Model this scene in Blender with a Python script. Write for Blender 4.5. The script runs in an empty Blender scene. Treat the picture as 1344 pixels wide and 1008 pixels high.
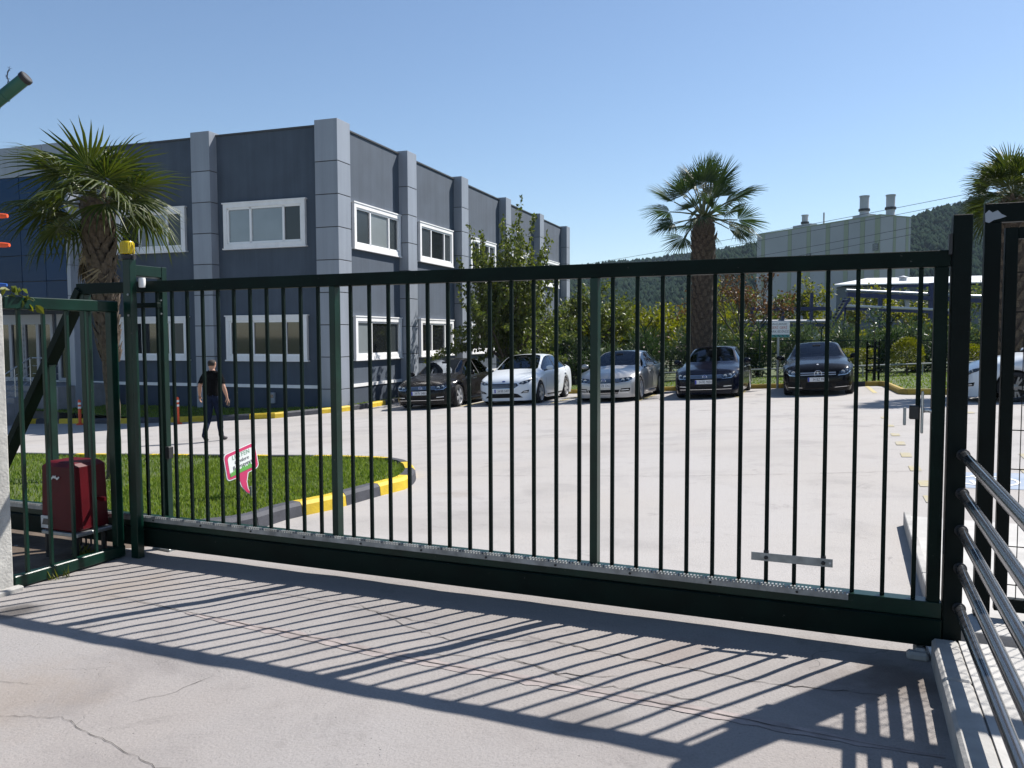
import bpy, bmesh, math, random
from mathutils import Vector, Matrix, noise
from mathutils.bvhtree import BVHTree
R = math.radians
rnd = random.Random(7)
scene = bpy.context.scene
COL = scene.collection

# ------------------------------------------------------------------ camera
CAM_H = 1.62
FPX, HZ, ROLL = 1067.64, 441.5, -0.0034
th = math.atan((504 - HZ) / FPX)
fwd = Vector((0, math.cos(th), -math.sin(th)))
up0 = Vector((0, math.sin(th), math.cos(th)))
rt0 = Vector((1, 0, 0))
rt = rt0 * math.cos(ROLL) + up0 * math.sin(ROLL)
up = up0 * math.cos(ROLL) - rt0 * math.sin(ROLL)
cam = bpy.data.cameras.new('camera')
cam.sensor_width = 36.0
cam.lens = 36.0 * FPX / 1344.0
cam.clip_start = 0.05
cam.clip_end = 8000
cam_o = bpy.data.objects.new('camera', cam)
cam_o.matrix_world = Matrix(((rt.x, up.x, -fwd.x, 0), (rt.y, up.y, -fwd.y, 0), (rt.z, up.z, -fwd.z, CAM_H), (0, 0, 0, 1)))
COL.objects.link(cam_o)
scene.camera = cam_o

# ------------------------------------------------------------------ sky, sun, exposure
SUN_EL, SUN_AZ = R(49.3), R(56.3)          # azimuth from +Y towards +X
world = bpy.data.worlds.new('World')
scene.world = world
world.use_nodes = True
wn = world.node_tree.nodes
wl = world.node_tree.links
for n in list(wn):
    wn.remove(n)
sky = wn.new('ShaderNodeTexSky')
sky.sky_type = 'NISHITA'
sky.sun_disc = False
sky.sun_elevation = SUN_EL
sky.sun_rotation = SUN_AZ
sky.altitude = 0
sky.air_density = 1.0
sky.dust_density = 0.3
sky.ozone_density = 3.0
bg = wn.new('ShaderNodeBackground')
bg.inputs['Strength'].default_value = 0.079
wo = wn.new('ShaderNodeOutputWorld')
wl.new(sky.outputs[0], bg.inputs['Color'])
wl.new(bg.outputs[0], wo.inputs['Surface'])
sun = bpy.data.lights.new('sun', 'SUN')
sun.energy = 5.0
sun.angle = R(0.55)
sun.color = (1.0, 0.955, 0.90)
sun_o = bpy.data.objects.new('sun', sun)
sun_dir = Vector((math.sin(SUN_AZ) * math.cos(SUN_EL), math.cos(SUN_AZ) * math.cos(SUN_EL), math.sin(SUN_EL)))
sun_o.rotation_euler = sun_dir.to_track_quat('Z', 'Y').to_euler()
sun_o.location = (20, 14, 30)
COL.objects.link(sun_o)
vs = scene.view_settings
vs.view_transform = 'Standard'
vs.look = 'None'
vs.gamma = 1.0
vs.use_curve_mapping = False
vs.exposure = 0.80
scene.cycles.use_denoising = True
scene.cycles.max_bounces = 6
scene.cycles.transparent_max_bounces = 12

# ------------------------------------------------------------------ materials
MATS = {}
def _n(nt, t, **k):
    n = nt.nodes.new(t)
    for a, b in k.items():
        setattr(n, a, b)
    return n
def mat(name, col, rough=0.6, metal=0.0, var=0.0, vscale=5.0, col2=None, bump=0.0, bscale=40.0, coat=0.0, spec=0.5,
        trans=0.0, emis=None, obj_var=0.0, coords='world', detail=4.0, streak=0.0, chip=0.0):
    """Principled material with noise in colour and bump. obj_var: brightness change from piece to piece."""
    m = bpy.data.materials.new(name)
    m.use_nodes = True
    nt = m.node_tree
    b = nt.nodes['Principled BSDF']
    b.inputs['Base Color'].default_value = (*col, 1)
    b.inputs['Roughness'].default_value = rough
    b.inputs['Metallic'].default_value = metal
    b.inputs['Specular IOR Level'].default_value = spec
    b.inputs['Coat Weight'].default_value = coat
    b.inputs['Coat Roughness'].default_value = 0.04
    if trans:
        b.inputs['Transmission Weight'].default_value = trans
    if emis:
        b.inputs['Emission Color'].default_value = (*emis[:3], 1)
        b.inputs['Emission Strength'].default_value = emis[3]
    g = _n(nt, 'ShaderNodeNewGeometry')
    pos = g.outputs['Position']
    if coords == 'object':
        pos = _n(nt, 'ShaderNodeTexCoord').outputs['Object']
    csock = None
    if var or col2:
        nz = _n(nt, 'ShaderNodeTexNoise')
        nz.inputs['Scale'].default_value = vscale
        nz.inputs['Detail'].default_value = detail
        nt.links.new(pos, nz.inputs['Vector'])
        mx = _n(nt, 'ShaderNodeMix', data_type='RGBA')
        c2 = col2 if col2 else tuple(c * (1 - var) for c in col)
        c1 = col if col2 else tuple(min(1, c * (1 + var)) for c in col)
        mx.inputs[6].default_value = (*c1, 1)
        mx.inputs[7].default_value = (*c2, 1)
        rp = _n(nt, 'ShaderNodeMapRange')
        rp.inputs[1].default_value = 0.3
        rp.inputs[2].default_value = 0.7
        nt.links.new(nz.outputs['Fac'], rp.inputs[0])
        nt.links.new(rp.outputs[0], mx.inputs[0])
        csock = mx.outputs[2]
    if chip:
        nc = _n(nt, 'ShaderNodeTexNoise'); nc.inputs['Scale'].default_value = 34; nc.inputs['Detail'].default_value = 5; nc.inputs['Roughness'].default_value = 0.7
        nt.links.new(pos, nc.inputs['Vector'])
        rc_ = _n(nt, 'ShaderNodeMapRange'); rc_.inputs[1].default_value = 0.69 - chip * .05; rc_.inputs[2].default_value = 0.74; rc_.inputs[4].default_value = 0.8
        nt.links.new(nc.outputs['Fac'], rc_.inputs[0])
        mc_ = _n(nt, 'ShaderNodeMix', data_type='RGBA'); mc_.inputs[7].default_value = (0.11, 0.105, 0.095, 1)
        nt.links.new(rc_.outputs[0], mc_.inputs[0])
        if csock: nt.links.new(csock, mc_.inputs[6])
        else: mc_.inputs[6].default_value = (*col, 1)
        csock = mc_.outputs[2]
    if streak:
        mp = _n(nt, 'ShaderNodeMapping'); mp.inputs['Scale'].default_value = (3.2, 3.2, 0.16)
        nt.links.new(pos, mp.inputs['Vector'])
        ns = _n(nt, 'ShaderNodeTexNoise'); ns.inputs['Scale'].default_value = 1.6; ns.inputs['Detail'].default_value = 7; ns.inputs['Roughness'].default_value = 0.65
        nt.links.new(mp.outputs[0], ns.inputs['Vector'])
        r2_ = _n(nt, 'ShaderNodeMapRange'); r2_.inputs[1].default_value = 0.35; r2_.inputs[2].default_value = 0.72; r2_.inputs[3].default_value = 1 + streak * .4; r2_.inputs[4].default_value = 1 - streak
        nt.links.new(ns.outputs['Fac'], r2_.inputs[0])
        h2_ = _n(nt, 'ShaderNodeHueSaturation')
        nt.links.new(r2_.outputs[0], h2_.inputs['Value'])
        if csock: nt.links.new(csock, h2_.inputs['Color'])
        else: h2_.inputs['Color'].default_value = (*col, 1)
        csock = h2_.outputs[0]
    if obj_var:
        oi = _n(nt, 'ShaderNodeObjectInfo')
        mr = _n(nt, 'ShaderNodeMapRange')
        mr.inputs[3].default_value = 1 - obj_var
        mr.inputs[4].default_value = 1 + obj_var
        nt.links.new(oi.outputs['Random'], mr.inputs[0])
        hs = _n(nt, 'ShaderNodeHueSaturation')
        nt.links.new(mr.outputs[0], hs.inputs['Value'])
        if csock:
            nt.links.new(csock, hs.inputs['Color'])
        else:
            hs.inputs['Color'].default_value = (*col, 1)
        csock = hs.outputs[0]
    if csock:
        nt.links.new(csock, b.inputs['Base Color'])
    if bump:
        nb = _n(nt, 'ShaderNodeTexNoise')
        nb.inputs['Scale'].default_value = bscale
        nb.inputs['Detail'].default_value = 6
        nt.links.new(pos, nb.inputs['Vector'])
        bp = _n(nt, 'ShaderNodeBump')
        bp.inputs['Strength'].default_value = bump
        bp.inputs['Distance'].default_value = 0.01
        nt.links.new(nb.outputs['Fac'], bp.inputs['Height'])
        nt.links.new(bp.outputs[0], b.inputs['Normal'])
    MATS[name] = m
    return m

def leaf_mat(name, c1, c2, rough=0.45, trans=0.35, spec=0.3):
    """Two-tone leaf with light shining through it; tone differs leaf to leaf (mesh island)."""
    m = bpy.data.materials.new(name)
    m.use_nodes = True
    nt = m.node_tree
    for n in list(nt.nodes):
        nt.nodes.remove(n)
    g = _n(nt, 'ShaderNodeNewGeometry')
    mx = _n(nt, 'ShaderNodeMix', data_type='RGBA')
    mx.inputs[6].default_value = (*c1, 1)
    mx.inputs[7].default_value = (*c2, 1)
    nt.links.new(g.outputs['Random Per Island'], mx.inputs[0])
    p = _n(nt, 'ShaderNodeBsdfPrincipled')
    p.inputs['Roughness'].default_value = rough
    p.inputs['Specular IOR Level'].default_value = spec
    nt.links.new(mx.outputs[2], p.inputs['Base Color'])
    t = _n(nt, 'ShaderNodeBsdfTranslucent')
    hs = _n(nt, 'ShaderNodeHueSaturation')
    hs.inputs['Saturation'].default_value = 1.15
    hs.inputs['Value'].default_value = 1.5
    nt.links.new(mx.outputs[2], hs.inputs['Color'])
    nt.links.new(hs.outputs[0], t.inputs['Color'])
    ms = _n(nt, 'ShaderNodeMixShader')
    ms.inputs[0].default_value = trans
    nt.links.new(p.outputs[0], ms.inputs[1])
    nt.links.new(t.outputs[0], ms.inputs[2])
    o = _n(nt, 'ShaderNodeOutputMaterial')
    nt.links.new(ms.outputs[0], o.inputs['Surface'])
    MATS[name] = m
    return m

def glass_mat(name, tint=(0.35, 0.4, 0.42), refl=(0.9, 0.95, 1.0), ior=1.5, extra=0.0):
    m = bpy.data.materials.new(name)
    m.use_nodes = True
    nt = m.node_tree
    for n in list(nt.nodes):
        nt.nodes.remove(n)
    fr = _n(nt, 'ShaderNodeFresnel')
    fr.inputs['IOR'].default_value = ior
    ad = _n(nt, 'ShaderNodeMath', operation='ADD', use_clamp=True)
    ad.inputs[1].default_value = extra
    nt.links.new(fr.outputs[0], ad.inputs[0])
    gl = _n(nt, 'ShaderNodeBsdfGlossy')
    gl.inputs['Roughness'].default_value = 0.02
    gl.inputs['Color'].default_value = (*refl, 1)
    tr = _n(nt, 'ShaderNodeBsdfTransparent')
    tr.inputs['Color'].default_value = (*tint, 1)
    ms = _n(nt, 'ShaderNodeMixShader')
    nt.links.new(ad.outputs[0], ms.inputs[0])
    nt.links.new(tr.outputs[0], ms.inputs[1])
    nt.links.new(gl.outputs[0], ms.inputs[2])
    o = _n(nt, 'ShaderNodeOutputMaterial')
    nt.links.new(ms.outputs[0], o.inputs['Surface'])
    MATS[name] = m
    return m

def concrete_mat(name, base, dark, warm, stains=()):
    """Broom-finished yard concrete: broad tone patches, warm dirt, grey wear, fine pits, hairline cracks."""
    m = bpy.data.materials.new(name)
    m.use_nodes = True
    nt = m.node_tree
    L = nt.links.new
    b = nt.nodes['Principled BSDF']
    b.inputs['Roughness'].default_value = 0.85
    b.inputs['Specular IOR Level'].default_value = 0.25
    pos = _n(nt, 'ShaderNodeNewGeometry').outputs['Position']
    def noi(scale, det=5, rough=0.55, dist=0.0, vec=None):
        n = _n(nt, 'ShaderNodeTexNoise')
        n.inputs['Scale'].default_value = scale
        n.inputs['Detail'].default_value = det
        n.inputs['Roughness'].default_value = rough
        n.inputs['Distortion'].default_value = dist
        L(vec or pos, n.inputs['Vector'])
        return n.outputs['Fac']
    def rng(s, a, c, lo=0.0, hi=1.0):
        r = _n(nt, 'ShaderNodeMapRange')
        r.interpolation_type = 'SMOOTHSTEP'
        for i, v in enumerate((a, c, lo, hi)):
            r.inputs[i + 1].default_value = v
        L(s, r.inputs[0])
        return r.outputs[0]
    def mix(f, a, c, mode='MIX'):
        x = _n(nt, 'ShaderNodeMix', data_type='RGBA', blend_type=mode)
        for s, i in ((f, 0), (a, 6), (c, 7)):
            if hasattr(s, 'is_linked'):
                L(s, x.inputs[i])
            elif i == 0:
                x.inputs[0].default_value = s
            else:
                x.inputs[i].default_value = (*s, 1)
        return x.outputs[2]
    mp = _n(nt, 'ShaderNodeMapping')
    mp.inputs['Rotation'].default_value = (0, 0, R(22.6))
    mp.inputs['Scale'].default_value = (0.25, 1.0, 1.0)
    L(pos, mp.inputs['Vector'])
    c = mix(rng(noi(0.35, 4), 0.35, 0.68), base, warm)
    c = mix(rng(noi(0.9, 6, 0.62, 0.4), 0.50, 0.72, 0, 0.7), c, dark)
    c = mix(rng(noi(1.9, 7, 0.7, 0.6), 0.57, 0.72, 0, 0.5), c, tuple(d * 0.7 for d in dark))
    c = mix(rng(noi(0.55, 5, 0.6, 0.2, mp.outputs[0]), 0.50, 0.70, 0, 0.5), c, dark)
    c = mix(rng(noi(7, 6, 0.7), 0.56, 0.8, 0, 0.35), c, dark)
    c = mix(rng(noi(90, 3, 0.7), 0.42, 0.7, 0, 0.30), c, tuple(d * 0.75 for d in dark))
    # pits
    vo = _n(nt, 'ShaderNodeTexVoronoi')
    vo.inputs['Scale'].default_value = 26
    L(pos, vo.inputs['Vector'])
    pit = rng(vo.outputs['Distance'], 0.03, 0.13, 0.9, 0)
    gate = rng(noi(2.6, 5), 0.47, 0.66)
    pm = _n(nt, 'ShaderNodeMath', operation='MULTIPLY')
    L(pit, pm.inputs[0]); L(gate, pm.inputs[1])
    c = mix(pm.outputs[0], c, tuple(d * 0.35 for d in dark))
    # hairline cracks: thin iso-lines of a distorted cell pattern, broken up
    wv = _n(nt, 'ShaderNodeTexNoise'); wv.inputs['Scale'].default_value = 1.1; wv.inputs['Detail'].default_value = 5
    L(pos, wv.inputs['Vector'])
    va = _n(nt, 'ShaderNodeVectorMath', operation='MULTIPLY_ADD')
    L(wv.outputs['Color'], va.inputs[0]); va.inputs[1].default_value = (1.3, 1.3, 0); L(pos, va.inputs[2])
    v2 = _n(nt, 'ShaderNodeTexVoronoi', feature='DISTANCE_TO_EDGE')
    v2.inputs['Scale'].default_value = 0.55
    L(va.outputs[0], v2.inputs['Vector'])
    crack = rng(v2.outputs['Distance'], 0.0003, 0.0020, 0.32, 0)
    brk = rng(noi(0.8, 4), 0.53, 0.62)
    cm = _n(nt, 'ShaderNodeMath', operation='MULTIPLY')
    L(crack, cm.inputs[0]); L(brk, cm.inputs[1])
    c = mix(cm.outputs[0], c, tuple(d * 0.3 for d in dark))
    # spilled soil and grime that lie on the slab
    for (sx_, sy_, rad, colr, amt) in stains:
        dv = _n(nt, 'ShaderNodeVectorMath', operation='DISTANCE'); L(pos, dv.inputs[0]); dv.inputs[1].default_value = (sx_, sy_, 0)
        wn_ = _n(nt, 'ShaderNodeMath', operation='MULTIPLY_ADD'); L(noi(3.2, 6, 0.65), wn_.inputs[0]); wn_.inputs[1].default_value = rad * 1.6; L(dv.outputs['Value'], wn_.inputs[2])
        c = mix(rng(wn_.outputs[0], rad * 0.9, rad * 1.75, amt, 0), c, colr)
    L(c, b.inputs['Base Color'])
    bp = _n(nt, 'ShaderNodeBump')
    bp.inputs['Strength'].default_value = 0.6
    bp.inputs['Distance'].default_value = 0.008
    h = _n(nt, 'ShaderNodeMath', operation='SUBTRACT')
    L(noi(60, 8, 0.7), h.inputs[0])
    h2 = _n(nt, 'ShaderNodeMath', operation='MAXIMUM')
    L(pm.outputs[0], h2.inputs[0]); L(cm.outputs[0], h2.inputs[1])
    L(h2.outputs[0], h.inputs[1])
    L(h.outputs[0], bp.inputs['Height'])
    L(bp.outputs[0], b.inputs['Normal'])
    MATS[name] = m
    return m

# ------------------------------------------------------------------ mesh helpers
class MB:
    def __init__(s):
        s.v, s.f, s.m = [], [], []
    def add(s, vs, fs, mi=0):
        o = len(s.v)
        s.v += [Vector(p) for p in vs]
        for f in fs:
            s.f.append(tuple(i + o for i in f)); s.m.append(mi)
        return s
    def obox(s, c, ax, ay, az, hx, hy, hz, mi=0):
        c, ax, ay, az = Vector(c), Vector(ax), Vector(ay), Vector(az)
        vs = [c + ax * hx * i + ay * hy * j + az * hz * k for i in (-1, 1) for j in (-1, 1) for k in (-1, 1)]
        fs = [(0, 1, 3, 2), (4, 6, 7, 5), (0, 4, 5, 1), (2, 3, 7, 6), (0, 2, 6, 4), (1, 5, 7, 3)]
        if ax.cross(ay).dot(az) < 0:
            fs = [tuple(reversed(f)) for f in fs]
        return s.add(vs, fs, mi)
    def box(s, lo, hi, mi=0):
        lo, hi = Vector(lo), Vector(hi)
        c, h = (lo + hi) / 2, (hi - lo) / 2
        return s.obox(c, (1, 0, 0), (0, 1, 0), (0, 0, 1), h.x, h.y, h.z, mi)
    def beam(s, p0, p1, w, h, upv=(0, 0, 1), mi=0):
        p0, p1 = Vector(p0), Vector(p1)
        d = (p1 - p0); L = d.length; d.normalize()
        side = d.cross(Vector(upv))
        if side.length < 1e-4:
            side = d.cross(Vector((0, 1, 0)))
        side.normalize()
        u = side.cross(d)
        return s.obox((p0 + p1) / 2, d, side, u, L / 2, w / 2, h / 2, mi)
    def tube(s, pts, r, n=8, mi=0, cap=True):
        pts = [Vector(p) for p in pts]
        rs = r if isinstance(r, (list, tuple)) else [r] * len(pts)
        rings = []
        prev = None
        for i, p in enumerate(pts):
            d = (pts[min(i + 1, len(pts) - 1)] - pts[max(i - 1, 0)])
            if d.length < 1e-9: d = Vector((0, 0, 1))
            d.normalize()
            if prev is None:
                a = d.orthogonal().normalized()
            else:
                a = prev - d * prev.dot(d)
                a = a.normalized() if a.length > 1e-6 else d.orthogonal().normalized()
            prev = a
            b = d.cross(a)
            rings.append([p + (a * math.cos(2 * math.pi * k / n) + b * math.sin(2 * math.pi * k / n)) * rs[i] for k in range(n)])
        vs = [q for ring in rings for q in ring]
        fs = []
        for i in range(len(pts) - 1):
            for k in range(n):
                a0 = i * n + k; a1 = i * n + (k + 1) % n
                fs.append((a0, a1, a1 + n, a0 + n))
        if cap:
            fs.append(tuple(reversed(range(n))))
            fs.append(tuple(range((len(pts) - 1) * n, len(pts) * n)))
        return s.add(vs, fs, mi)
    def lathe(s, c, axis, prof, n=20, mi=0):
        """prof: list of (radius, height along axis)."""
        c, d = Vector(c), Vector(axis).normalized()
        a = d.orthogonal().normalized(); b = d.cross(a)
        vs = []
        for r_, h_ in prof:
            for k in range(n):
                t = 2 * math.pi * k / n
                vs.append(c + d * h_ + (a * math.cos(t) + b * math.sin(t)) * r_)
        fs = []
        for i in range(len(prof) - 1):
            for k in range(n):
                a0 = i * n + k; a1 = i * n + (k + 1) % n
                fs.append((a0, a1, a1 + n, a0 + n))
        return s.add(vs, fs, mi)
    def prism(s, outline, o, ax, ay, az, t, mi=0):
        """outline: 2D points in (ax, ay), extruded by t along az."""
        o, ax, ay, az = Vector(o), Vector(ax), Vector(ay), Vector(az)
        n = len(outline)
        vs = [o + ax * x + ay * y for x, y in outline] + [o + ax * x + ay * y + az * t for x, y in outline]
        fs = [tuple(reversed(range(n))), tuple(range(n, 2 * n))]
        fs += [(i, (i + 1) % n, (i + 1) % n + n, i + n) for i in range(n)]
        return s.add(vs, fs, mi)

ORG = {}
def link(o, parent=None):
    COL.objects.link(o)
    if parent is not None:
        o.parent = parent
    return o
def org_of(o):
    return ORG.get(o.name, Vector((0, 0, 0)))
def build(mb, name, mats, parent=None, smooth=False, bevel=0.0, org=None, fix=False):
    me = bpy.data.meshes.new(name)
    o3 = Vector(org) if org is not None else (org_of(parent) if parent is not None else Vector((0, 0, 0)))
    me.from_pydata([tuple(v - o3) for v in mb.v], [], mb.f)
    mats = mats if isinstance(mats, (list, tuple)) else [mats]
    for m_ in mats:
        me.materials.append(MATS[m_] if isinstance(m_, str) else m_)
    if len(mats) > 1:
        me.polygons.foreach_set('material_index', mb.m)
    if fix:
        bm = bmesh.new(); bm.from_mesh(me)
        bmesh.ops.recalc_face_normals(bm, faces=bm.faces)
        bm.to_mesh(me); bm.free()
    if smooth:
        me.polygons.foreach_set('use_smooth', [True] * len(me.polygons))
        if smooth != True:
            me.set_sharp_from_angle(angle=R(smooth))
    me.update()
    o = bpy.data.objects.new(name, me)
    link(o, parent)
    if org is not None and parent is None:
        o.location = o3
    if parent is not None:
        ORG[o.name] = o3
    if bevel:
        md = o.modifiers.new('bevel', 'BEVEL')
        md.width = bevel; md.segments = 1; md.limit_method = 'ANGLE'; md.angle_limit = R(40)
    return o
def thing(name, label, cat, loc=(0, 0, 0), group=None):
    o = bpy.data.objects.new(name, None)
    o.empty_display_size = 0.1
    o.location = loc
    link(o)
    ORG[o.name] = Vector(loc)
    return tag(o, label, cat, group)
def tag(o, label=None, cat=None, group=None, kind=None):
    if label: o['label'] = label
    if cat: o['category'] = cat
    if group: o['group'] = group
    if kind: o['kind'] = kind
    return o
def dup(o, parent=None, loc=None):
    c = o.copy(); COL.objects.link(c); c.parent = parent
    if loc is not None: c.location = loc
    return c
def dup_tree(o, parent=None):
    c = dup(o, parent)
    for ch in [x for x in bpy.data.objects if x.parent == o]:
        dup_tree(ch, c)
    return c
def text_part(txt, size, o, ax, ay, mat_, parent, name='lettering', align='CENTER', thick=0.0, squash=1.0):
    cu = bpy.data.curves.new('txt', 'FONT')
    cu.body = txt; cu.size = size; cu.align_x = align; cu.align_y = 'CENTER'; cu.extrude = thick
    cu.resolution_u = 2
    tmp = bpy.data.objects.new('txt_tmp', cu)
    COL.objects.link(tmp)
    dg = bpy.context.evaluated_depsgraph_get()
    me = bpy.data.meshes.new_from_object(tmp.evaluated_get(dg))
    bpy.data.objects.remove(tmp); bpy.data.curves.remove(cu)
    ax, ay = Vector(ax), Vector(ay); az = ax.cross(ay)
    o3 = Vector(o) - org_of(parent)
    for v in me.vertices:
        c = v.co.copy()
        v.co = o3 + ax * c.x * squash + ay * c.y + az * c.z
    me.materials.clear(); me.materials.append(MATS[mat_])
    ob = bpy.data.objects.new(name, me)
    link(ob, parent)
    return ob

# ------------------------------------------------------------------ shared axes
UP = Vector((0, 0, 1))
gd = Vector((1, -0.4161, 0)).normalized()      # along the sliding gate
gn = Vector((0.4161, 1, 0)).normalized()       # through the gate, away from the street
def G(s, n=0.0, z=0.0):
    return Vector((0, 4.911, 0)) + gd * s + gn * n + UP * z
BA = 0.3371
bR = Vector((math.sin(BA), math.cos(BA), 0))
bL = Vector((-math.cos(BA), math.sin(BA), 0))
B0 = Vector((-5.373, 25.0, 0))
def W(a, b, z):                                # office building: a along the right front, b along the left front
    return B0 + bR * a + bL * b + UP * z
def gz(x, y):
    d = (x) * gn.x + (y - 4.911) * gn.y
    if d < 0:
        return 0.0
    xx = max(-30, min(26, x))
    return -0.022 * min(d, 40) + 0.052 * xx * min(1.0, d / 8.0)
def gp3(x, y, h=0.0):
    return Vector((x, y, gz(x, y) + h))
# ------------------------------------------------------------------ palette
mat('green_paint', (0.0028, 0.021, 0.0136), 0.30, var=0.3, vscale=6, bump=0.08, bscale=160, spec=0.28, chip=.5)
mat('green_paint_dark', (0.0018, 0.0085, 0.0062), 0.5, var=0.3, vscale=5, bump=0.10, bscale=150, spec=0.11, chip=.35)
mat('post_paint', (0.0018, 0.005, 0.0045), 0.5, var=0.3, vscale=5, bump=0.1, bscale=150, spec=0.11)
mat('tube_green', (0.02, 0.085, 0.055), 0.4, var=0.2, vscale=8, spec=0.4)
mat('steel', (0.45, 0.46, 0.46), 0.38, 0.9, var=0.18, vscale=9, bump=0.1, bscale=90)
mat('rack_zinc', (0.27, 0.28, 0.28), 0.5, 0.6, var=0.3, vscale=14)
mat('galv', (0.306, 0.323, 0.323), 0.5, 0.75, var=0.2, vscale=20)
mat('rail_steel', (0.17, 0.175, 0.185), 0.2, 0.85, var=0.12, vscale=4, bump=0.02, bscale=30)
mat('black_metal', (0.012, 0.012, 0.013), 0.5)
mat('rubber', (0.018, 0.018, 0.019), 0.85, var=0.2, vscale=12)
mat('amber', (0.62, 0.46, 0.01), 0.22, trans=0.25)
mat('red_cover', (0.072, 0.0025, 0.006), 0.5, spec=0.2, var=0.2, vscale=5, bump=0.08, bscale=200)
mat('white_plate', (0.55, 0.55, 0.54), 0.5, var=0.15, vscale=20)
mat('white_worn', (0.68, 0.68, 0.66), 0.7, var=0.15, vscale=7)
mat('plaster_post', (0.391, 0.3825, 0.357), 0.9, var=0.2, vscale=9, bump=0.5, bscale=60)
concrete_mat('concrete_near', (0.28, 0.2656, 0.2576), (0.18, 0.1648, 0.1584), (0.2704, 0.2448, 0.2272),
             stains=[(1.83, 3.75, .42, (0.105, 0.082, 0.066), .75), (2.0, 3.2, .30, (0.115, 0.092, 0.075), .7), (-2.55, 5.15, .55, (0.24, 0.205, 0.175), .6), (-2.3, 3.6, .6, (0.25, 0.21, 0.175), .5), (-2.95, 4.75, .22, (0.05, 0.045, 0.042), .8), (0.3, 3.35, .25, (0.17, 0.155, 0.145), .6), (-0.55, 2.6, .16, (0.16, 0.145, 0.135), .6), (0.9, 4.1, .35, (0.20, 0.165, 0.15), .5)])
concrete_mat('concrete_yard', (0.3444, 0.3296, 0.3198), (0.246, 0.2345, 0.2263), (0.3362, 0.3157, 0.2968),
             stains=[(1.3, 19.6, .35, (0.20, 0.19, 0.18), .6), (4.4, 18.6, .3, (0.19, 0.18, 0.17), .6), (7.4, 18.0, .35, (0.20, 0.19, 0.18), .5), (-2.2, 20.8, .35, (0.19, 0.18, 0.17), .55), (1.0, 12.2, .9, (0.27, 0.255, 0.24), .6), (3.6, 11.0, .8, (0.28, 0.265, 0.25), .6), (-0.6, 8.8, .35, (0.24, 0.215, 0.19), .6)])
mat('sidewalk', (0.3825, 0.374, 0.357), 0.85, var=0.15, vscale=4, bump=0.3, bscale=60)
mat('crack', (0.05, 0.043, 0.038), 0.95, var=0.4, vscale=30)
mat('trench_fill', (0.264, 0.228, 0.216), 0.9, var=0.22, vscale=9, bump=0.3, bscale=60)
mat('kerb_yellow', (0.527, 0.3655, 0.01275), 0.65, var=0.14, vscale=9, bump=0.3, bscale=70, obj_var=0.08)
mat('kerb_black', (0.040, 0.042, 0.052), 0.75, var=0.25, vscale=9, bump=0.3, bscale=70, obj_var=0.15)
mat('kerb_grey', (0.323, 0.3145, 0.2975), 0.85, var=0.2, vscale=6, bump=0.3, bscale=60)
mat('paint_yellow_faded', (0.345, 0.295, 0.155), 0.85, col2=(0.345, 0.325, 0.285), vscale=14, spec=0.2)
mat('paint_yellow', (0.425, 0.3315, 0.0765), 0.7, col2=(0.3655, 0.3315, 0.2295), vscale=9)
mat('paint_blue', (0.17, 0.23, 0.32), 0.75, col2=(0.26, 0.30, 0.36), vscale=5)
mat('paint_white', (0.68, 0.68, 0.66), 0.7, var=0.15, vscale=12)
mat('soil', (0.085, 0.062, 0.045), 0.95, var=0.4, vscale=5, bump=0.8, bscale=20)
mat('lawn_soil', (0.0425, 0.07225, 0.017), 0.95, col2=(0.0765, 0.08925, 0.02975), vscale=3, bump=0.8, bscale=30)
leaf_mat('grass', (0.070, 0.125, 0.020), (0.200, 0.250, 0.055), 0.6, 0.35, 0.15)
mat('earth_far', (0.10, 0.105, 0.055), 0.95, col2=(0.05, 0.075, 0.03), vscale=0.03)
mat('wall_plaster', (0.066, 0.086, 0.116), 0.9, var=0.10, vscale=1.3, bump=0.35, bscale=70, streak=.16)
mat('wall_base', (0.043, 0.058, 0.084), 0.9, var=0.12, vscale=1.3, bump=0.35, bscale=70)
mat('clad_panel', (0.250, 0.276, 0.318), 0.42, var=0.05, vscale=1.0, obj_var=0.06, spec=0.5, streak=.12)
mat('clad_joint', (0.05, 0.052, 0.055), 0.8)
mat('trim_white', (0.78, 0.78, 0.78), 0.6, var=0.05, vscale=3, streak=.06)
mat('pvc_white', (0.80, 0.80, 0.80), 0.35)
mat('kerb_yellow_shaded', (0.288, 0.2, 0.024), 0.75, var=0.25, vscale=5, bump=0.3, bscale=70, obj_var=0.12)  # dirtier kerb yellow with partial shade mixed into the colour
mat('cap_metal', (0.05, 0.052, 0.055), 0.5)
mat('pane_dark', (0.012, 0.014, 0.016), 0.04, spec=0.8, coat=0.3)
mat('pane_blind', (0.216, 0.243, 0.252), 0.10, spec=0.7, coat=0.5, var=0.06, vscale=2)
mat('pane_screen', (0.035, 0.042, 0.045), 0.25)
mat('curtain', (0.30, 0.26, 0.22), 0.9)
mat('blue_glass', (0.004, 0.027, 0.080), 0.15, spec=0.14, obj_var=0.15)
mat('grey_mullion', (0.02, 0.024, 0.03), 0.5)
mat('door_frame', (0.33, 0.34, 0.37), 0.45)
mat('step_stone', (0.20, 0.20, 0.21), 0.7, var=0.15, vscale=4)
mat('orange_plastic', (0.6375, 0.07225, 0.01275), 0.45)
mat('orange_red', (0.72, 0.09, 0.02), 0.5)
mat('sign_blue', (0.02, 0.09, 0.33), 0.5)
mat('magenta', (0.52, 0.025, 0.11), 0.45)
mat('sign_white', (0.70, 0.72, 0.70), 0.45)
mat('sign_back', (0.40, 0.41, 0.42), 0.5)
mat('sign_green', (0.10, 0.33, 0.05), 0.5)
mat('sign_grey_green', (0.20, 0.36, 0.24), 0.5)
mat('ink', (0.03, 0.03, 0.05), 0.6)
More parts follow.
